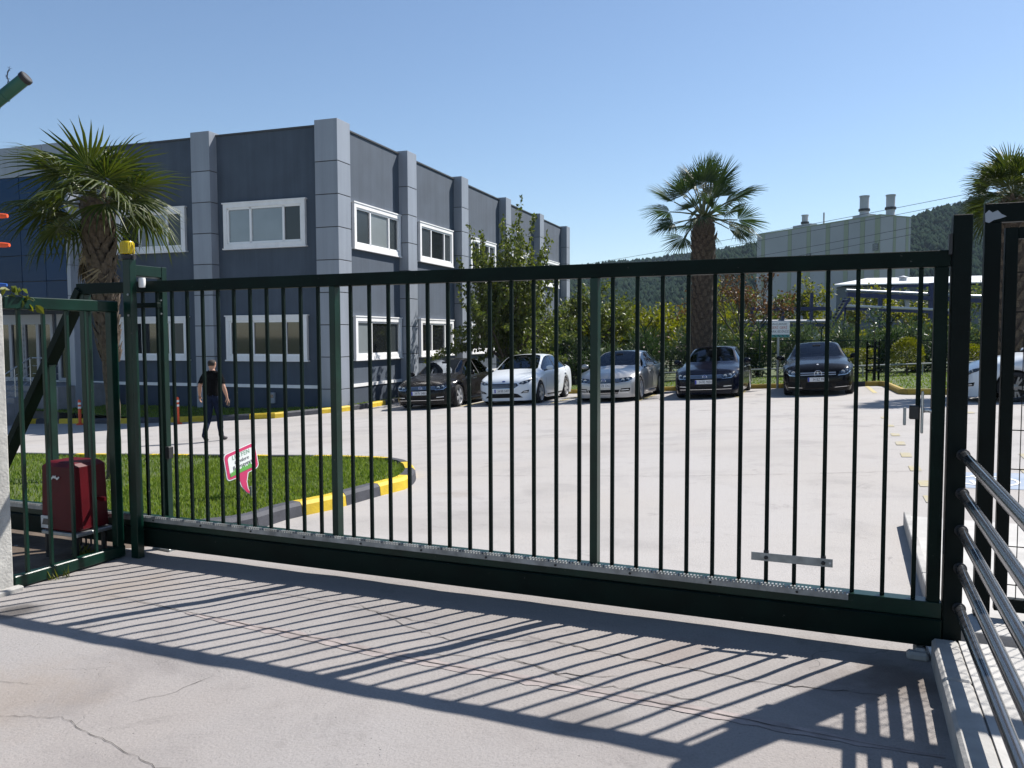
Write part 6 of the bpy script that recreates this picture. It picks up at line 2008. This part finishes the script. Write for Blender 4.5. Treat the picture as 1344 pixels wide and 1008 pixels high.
for k in range(8):
    p = a.lerp(b, k / 7); z = gz(p.x, p.y)
    mb = MB(); mb.tube([Vector((p.x, p.y, z - .1)), Vector((p.x, p.y, z + .5))], .025, 6); build(mb, 'post', 'galv', lr)
nb = thing('notice_board', 'white notice board with Turkish parking text on a post left of the black saloon', 'sign', gp3(8.46, 25.75, .05))
z0 = gz(8.46, 25.75); nx = Vector((math.cos(R(20)), math.sin(R(-20)), 0)); nn_ = Vector((-math.sin(R(20)), -math.cos(R(20)), 0))
cB = Vector((8.42, 25.7, 1.81))
mb = MB(); mb.tube([Vector((8.42, 25.76, z0 - .1)), Vector((8.42, 25.76, 1.95))], .04, 8); build(mb, 'post', 'galv', nb)
mb = MB(); mb.obox(cB, nx, nn_, UP, .32, .012, .25); bd = build(mb, 'board', 'sign_white', nb, bevel=.004)
mb = MB(); mb.obox(cB - UP * .205 + nn_ * .0135, nx, nn_, UP, .315, .001, .042); build(mb, 'teal_band', 'sign_teal', bd)
mb = MB()
for k in range(5):
    o_ = cB - UP * .205 + nn_ * .0155 + nx * (-.25 + k * .125)
    mb.prism([(-.05, .03), (-.015, .03), (.05, -.03), (.015, -.03)], o_, nx, UP, nn_, .001)
build(mb, 'stripes', 'ink', bd, fix=True)
for tx, sz, dz, m_ in (('ARAÇLARINIZI', .075, .165, 'ink'), ('GERİ GERİ', .11, .055, 'ink_red'), ('PARK EDİNİZ', .10, -.07, 'ink')):
    text_part(tx, sz, cB + UP * dz + nn_ * .0135, nx, UP, m_, bd, squash=.95)
tg = thing('tree_guard', 'dark three-stake tree guard on the lawn beside the yellow kerb', 'tree guard', gp3(11.25, 24.9, .1))
ct_ = gp3(11.25, 25.3, .1)
S3 = [ct_ + Vector((math.cos(a) * .2, math.sin(a) * .2, 0)) for a in (0.3, 2.4, 4.5)]
for p in S3:
    mb = MB(); mb.beam(p - UP * .1, p + UP * 1.25, .05, .05, (0, 1, 0)); build(mb, 'stake', 'post_paint', tg)
for z in (.35, .72, 1.1):
    for a, b in ((0, 1), (1, 2), (2, 0)):
        mb = MB(); mb.beam(S3[a] + UP * z, S3[b] + UP * z, .03, .05); build(mb, 'rail', 'post_paint', tg)
sp_t = thing('sapling', 'thin bare sapling standing inside the tree guard', 'tree', ct_)
mb = MB(); mb.tube([ct_, ct_ + Vector((.02, 0, 1.2)), ct_ + Vector((-.02, 0, 2.0))], [.025, .02, .008], 6); build(mb, 'trunk', 'bark', sp_t)
V, Fc = [], []
for k in range(160):
    p = ct_ + Vector((r_.uniform(-.22, .22), r_.uniform(-.22, .22), r_.uniform(1.3, 2.3))); add_leaf(V, Fc, p, rvec(r_), rvec(r_), .11, .06)
leaf_obj(V, Fc, 'crown', 'leaf_oleander', sp_t)
# ------------------------------------------------------------------ blue pipe racks
mat('rack_blue', (0.010, 0.018, 0.085), 0.5, var=0.15, vscale=2); mat('pipe_grey', (0.34, 0.35, 0.37), 0.4, 0.4, var=0.15, vscale=3)
mat('plant_wall', (0.34, 0.345, 0.365), 0.7, var=0.05, vscale=.2, obj_var=.03); mat('plant_green', (0.27, 0.30, 0.22), 0.7, obj_var=.05)
mat('shed_white', (0.56, 0.57, 0.58), 0.5); mat('shed_wall', (0.10, 0.12, 0.15), 0.7); mat('stack', (0.40, 0.41, 0.43), 0.6, var=.1, vscale=.5); mat('wire', (0.06, 0.06, 0.065), 0.6)
pk = thing('pipe_rack', 'blue steel pipe rack with a grey pipe right of the palm', 'pipe rack', gp3(17.6, 50, 0))
def pb_(a, b, w_, h_, m_='rack_blue', nm='beam', par=None):
    mb = MB(); mb.beam(a, b, w_, h_); build(mb, nm, m_, par or pk)
def pt_(a, b, r_, m_='pipe_grey', nm='pipe', par=None):
    mb = MB(); mb.tube([a, b], r_, 10); build(mb, nm, m_, par or pk, smooth=40)
pb_((14.6, 50, 3.25), (19.5, 50, 3.25), .2, .22); pt_((14.0, 50, 2.47), (19.6, 50, 2.47), .11); pb_((14.0, 50, 2.24), (19.6, 50, 2.24), .2, .16)
for x in (14.7, 16.6, 18.35, 19.5):
    pb_((x, 50, gz(x, 50) - .3), (x, 50, 4.2 if x == 18.35 else 3.13), .16, .16, nm='post')
ladder = thing('pipe_stair', 'sloping grey stair between the two blue pipe racks', 'stairs', gp3(19.7, 50, 0))
for s in (-.35, .35):
    pb_((19.5, 50 + s, 2.1), (20.55, 50 + s, 3.9), .05, .14, 'rack_blue', 'stringer', ladder)
for k in range(9):
    t_ = (k + .5) / 9; x, z = 19.5 + 1.05 * t_, 2.1 + 1.8 * t_
    pb_((x, 49.66, z), (x, 50.34, z), .18, .03, 'pipe_grey', 'tread', ladder)
pb_((19.6, 50.2, gz(19.6, 50) - .2), (19.6, 50.2, 2.15), .1, .1, 'rack_blue', 'leg', ladder); pb_((20.5, 50.2, gz(20.5, 50) - .2), (20.5, 50.2, 3.85), .1, .1, 'rack_blue', 'leg', ladder)
pk = thing('pipe_rack', 'taller blue pipe rack with a pale pipe and a lit beam top done in white, seen beside the right gate post', 'pipe rack', gp3(24, 50, 0))
pb_((20.5, 50, 4.1), (34, 50, 3.45), .22, .26); pb_((20.5, 50, 3.25), (27.5, 50, 2.95), .22, .18); pt_((20.4, 49.9, 3.42), (27.5, 49.9, 3.10), .08, 'shed_white'); pt_((20.5, 50.1, 4.36), (34, 50.1, 3.71), .10, 'pipe_grey')  # the white pipe stands for the sunlit top of the lower beam
for x, zt in ((22.55, 4.0), (25.0, 3.9), (25.65, 4.9), (27.6, 3.8), (31.0, 3.6)):
    pb_((x, 50, gz(x, 50) - .3), (x, 50, zt - .1), .2, .2, nm='post')
pb_((23.6, 50.4, 4.6), (28.0, 50.4, 4.75), .14, .14); pb_((23.6, 50.4, 4.55), (23.2, 50.4, 4.1), .12, .12, nm='brace'); pb_((25.6, 50.4, 4.65), (24.4, 50.4, 3.95), .1, .1, nm='brace')
pb_((24.3, 50.2, 3.1), (24.3, 50.2, 4.4), .25, .1, 'pipe_grey', 'duct')

# ------------------------------------------------------------------ shed, striped plant building with stacks
sh = thing('white_roofed_shed', 'long shed with a bright white roof below the striped plant building', 'shed', gp3(45, 90, 0))
mb = MB()
fl_, fr2 = Vector((33.8, 86, 6.95)), Vector((66, 80, 7.05)); bl_, br_ = Vector((46, 106, 9.0)), Vector((78, 100, 9.2))
mb.add([fl_, fr2, br_, bl_] + [v - UP * .12 for v in (fl_, fr2, br_, bl_)], [(0, 1, 2, 3), (7, 6, 5, 4), (0, 4, 5, 1), (1, 5, 6, 2), (2, 6, 7, 3), (3, 7, 4, 0)])
build(mb, 'roof', 'shed_white', sh)
mb = MB(); q = [fl_ + Vector((.6, .6, -.26)), fr2 + Vector((-.5, .6, -.26)), br_ + Vector((-.6, -.6, -.3)), bl_ + Vector((.6, -.6, -.3))]
mb.add(q + [Vector((v.x, v.y, -2)) for v in q], [(0, 4, 5, 1), (1, 5, 6, 2), (2, 6, 7, 3), (3, 7, 4, 0)]); build(mb, 'wall', 'shed_wall', sh)
mb = MB(); mb.lathe(Vector((44, 92, 7.2)), UP, [(.4, 0), (.4, .8), (.6, .9), (0, 1.1)], 10); build(mb, 'roof_vent', 'pipe_grey', sh)
pl_ = thing('plant_building', 'large pale industrial building with green vertical stripes below the hill', 'building', (81, 180, 0))
c0 = Vector((80.8, 180, 0)); e1 = Vector((64.4, 214.8, 0)); e2 = Vector((89.4, 184.05, 0))
d1 = (e1 - c0); L1 = d1.length; d1.normalize(); d2 = (e2 - c0); L2 = d2.length; d2.normalize()
HT = 27.8
mb = MB(); inn = (d1 + d2) * .12
q = [c0 + inn, c0 + d1 * L1 + d2 * .12, c0 + d1 * L1 + d2 * L2, c0 + d2 * L2 + d1 * .12]
mb.add(q + [v + UP * (HT - .2) for v in q], [(0, 1, 5, 4), (1, 2, 6, 5), (2, 3, 7, 6), (3, 0, 4, 7), (4, 5, 6, 7)]); core = build(mb, 'core', 'plant_wall', pl_, fix=True)
def strip(dd, n_out, L, marks, w_):
    xs = [0.0]
    for m_ in marks: xs += [m_ - w_ / 2, m_ + w_ / 2]
    xs.append(L)
    for i in range(len(xs) - 1):
        if xs[i + 1] - xs[i] < .05: continue
        g = i % 2 == 1
        mb = MB(); mb.obox(c0 + dd * (xs[i] + xs[i + 1]) / 2 + UP * HT / 2 + n_out * (.02 if g else -.0), dd, n_out, UP, (xs[i + 1] - xs[i]) / 2 - .03, .14, HT / 2)
        build(mb, 'wall_panel', 'plant_green' if g else 'plant_wall', core)
strip(d1, d2 * -1, L1, [0.6, 4.6, 9.2, 14.6, 20.6, 26.8, 36.2], 1.3)
strip(d2, d1 * -1, L2, [4.4, 8.4], .9)
mb = MB(); mb.obox(c0 + (d1 * L1 + d2 * L2) / 2 + UP * (HT + .1), d1, d2, UP, L1 / 2 + .2, L2 / 2 + .2, .15); build(mb, 'roof_edge', 'plant_green', pl_)
for s, z, w_ in ((20.4, 20.6, .7), (.9, 21.0, .7)):
    mb = MB(); mb.obox(c0 + d1 * s - d2 * .2 + UP * z, d1, d2, UP, w_, .12, .8); build(mb, 'window', 'pane_dark', pl_)
def stackp(base, r_, h_, foot):
    b = Vector(base)
    mb = MB(); mb.lathe(b, UP, [(r_ + .15, 0), (r_, .3), (r_, h_), (r_ + .12, h_), (r_ + .12, h_ + .25), (r_ - .1, h_ + .25), (r_ - .1, h_ - .4)], 16); s = build(mb, 'chimney', 'stack', pl_, smooth=40)
    mb = MB(); mb.lathe(b + UP * h_ * .35, UP, [(r_, 0), (r_ + .25, 0), (r_ + .25, .5), (r_, .5)], 14); build(mb, 'platform', 'black_metal', s)
    if foot:
        mb = MB(); mb.obox(b + UP * .35, d1, d2, UP, foot, 1.2, .45); build(mb, 'plinth', 'stack', s)
stackp(c0 + d1 * 6.3 + d2 * 2.2 + UP * (HT + .2), 1.0, 4.9, 2.2); stackp(c0 + d1 * 1.6 + d2 * 5.0 + UP * (HT + .2), .95, 4.6, 0); stackp(c0 + d1 * 24 + d2 * 2 + UP * (HT + .2), .75, 3.0, 2.8)
mb = MB(); mb.tube([c0 + d1 * 17 + d2 + UP * HT, c0 + d1 * 17 + d2 + UP * (HT + 3)], .2, 6); build(mb, 'vent_pipe', 'stack', pl_)

# ------------------------------------------------------------------ hills with forest
def ridge(name, prof, y0, y1, forest_n, seed, tree_h, yback=200):
    """prof: (x at crest, crest z); ground rises from y0 to the crest line at y1, then falls"""
    r_ = random.Random(seed)
    def crest(x):
        if x <= prof[0][0]: return prof[0][1]
        for a, b in zip(prof, prof[1:]):
            if x <= b[0]:
                t = (x - a[0]) / (b[0] - a[0]); t = t * t * (3 - 2 * t)
                return a[1] + (b[1] - a[1]) * t
        return prof[-1][1]
    def zz(x, y):
        t = (y - y0) / (y1 - y0)
        xs = x * y1 / max(y, 1.0)
        if t <= 1:
            t = max(0, t); f_ = t ** 1.1
        else:
            f_ = max(0, 1 - ((y - y1) / (yback * 1.6)) ** 2)
        return -2 + (crest(xs) + 2) * f_ * (1 + .05 * noise.noise(Vector((x * .006, y * .006, seed))) * min(1, 3 * abs(1 - t))) + 1.5 * noise.noise(Vector((x * .02, y * .02, 1)))
    mb = MB(); nx, ny = 70, 22
    x0, x1 = prof[0][0] - 60, prof[-1][0] + 60
    vs = []
    for j in range(ny + 1):
        y = y0 + (y1 + yback - y0) * j / ny
        for i in range(nx + 1):
            x = x0 + (x1 - x0) * i / nx
            vs.append((x, y, zz(x, y)))
    mb.add(vs, [(j * (nx + 1) + i, j * (nx + 1) + i + 1, (j + 1) * (nx + 1) + i + 1, (j + 1) * (nx + 1) + i) for j in range(ny) for i in range(nx)])
    tag(build(mb, name, 'hill_soil', smooth=True), kind='structure')
    V, Fc = [], []
    for k in range(forest_n):
        y = y0 + (y1 + 25 - y0) * (r_.random() ** .6); x = r_.uniform(x0, x1)
        z = zz(x, y); h = tree_h * r_.uniform(.6, 1.25); w_ = h * r_.uniform(.30, .48)
        b = len(V); a0 = r_.uniform(0, 6.28)
        V.append((x, y, z + h))
        for ring, (fz, fr_) in enumerate(((.72, .55), (.42, 1.0), (.12, .7))):
            for q_ in range(5):
                a = a0 + 1.2566 * q_ + ring * .6
                rr_ = w_ * fr_ * r_.uniform(.75, 1.2)
                V.append((x + math.cos(a) * rr_, y + math.sin(a) * rr_, z + h * fz * r_.uniform(.92, 1.06)))
        for q_ in range(5):
            n_ = (q_ + 1) % 5
            Fc.append((b, b + 1 + q_, b + 1 + n_))
            for ring in (0, 1):
                i0, i1 = b + 1 + ring * 5, b + 6 + ring * 5
                Fc.append((i0 + q_, i1 + q_, i1 + n_, i0 + n_))
    me = bpy.data.meshes.new('forest'); me.from_pydata(V, [], Fc); me.polygons.foreach_set('use_smooth', [True] * len(me.polygons)); me.materials.append(MATS['forest_leaf'])
    o = bpy.data.objects.new('forest', me); link(o)
    return o
f1 = ridge('hill', [(-120, 52), (44, 57), (95, 62), (150, 68), (190, 73), (235, 80), (300, 84), (480, 95)], 420, 700, 16000, 3, 5)
tag(f1, 'far wooded ridge low on the skyline left of the plant building', 'forest', kind='stuff')
f2 = ridge('hill', [(80, 30), (118, 45), (147, 51), (190, 57), (228, 64), (255, 72), (275, 78), (302, 85), (420, 105)], 250, 480, 22000, 4, 5.5)
tag(f2, 'wooded hill rising on the right behind the plant building', 'forest', kind='stuff')

# ------------------------------------------------------------------ power lines
lines = [((-40, 320, 20), (90, 130, 27.3)), ((-40, 320, 17.5), (90, 130, 26.2)), ((-38, 322, 12), (92, 132, 24.2)), ((-38, 322, 9.5), (92, 132, 23.0))]
for i, (a, b) in enumerate(lines):
    a, b = Vector(a), Vector(b); P = []
    for k in range(25):
        t_ = k / 24; p = a.lerp(b, t_); p.z -= 4 * 1.6 * t_ * (1 - t_); P.append(p)
    mb = MB(); mb.tube(P, .05, 4)
    tag(build(mb, 'power_line', 'wire', org=a), ['topmost power line wire crossing the sky', 'second power line wire from the top', 'third power line wire from the top', 'lowest power line wire crossing the sky'][i], 'power line', 'power line wires')

# ------------------------------------------------------------------ air
hz_m = bpy.data.materials.new('haze'); hz_m.use_nodes = True
nt = hz_m.node_tree
for n in list(nt.nodes): nt.nodes.remove(n)
vp = nt.nodes.new('ShaderNodeVolumePrincipled'); vp.inputs['Color'].default_value = (0.62, 0.80, 1.0, 1); vp.inputs['Density'].default_value = 0.00013
vp.inputs['Anisotropy'].default_value = 0.0
om = nt.nodes.new('ShaderNodeOutputMaterial'); nt.links.new(vp.outputs[0], om.inputs['Volume'])
mb = MB(); mb.box((-900, -120, -6), (1100, 1150, 150))
hz_o = build(mb, 'haze', hz_m); tag(hz_o, 'thin pale haze in the air', 'haze', kind='stuff')
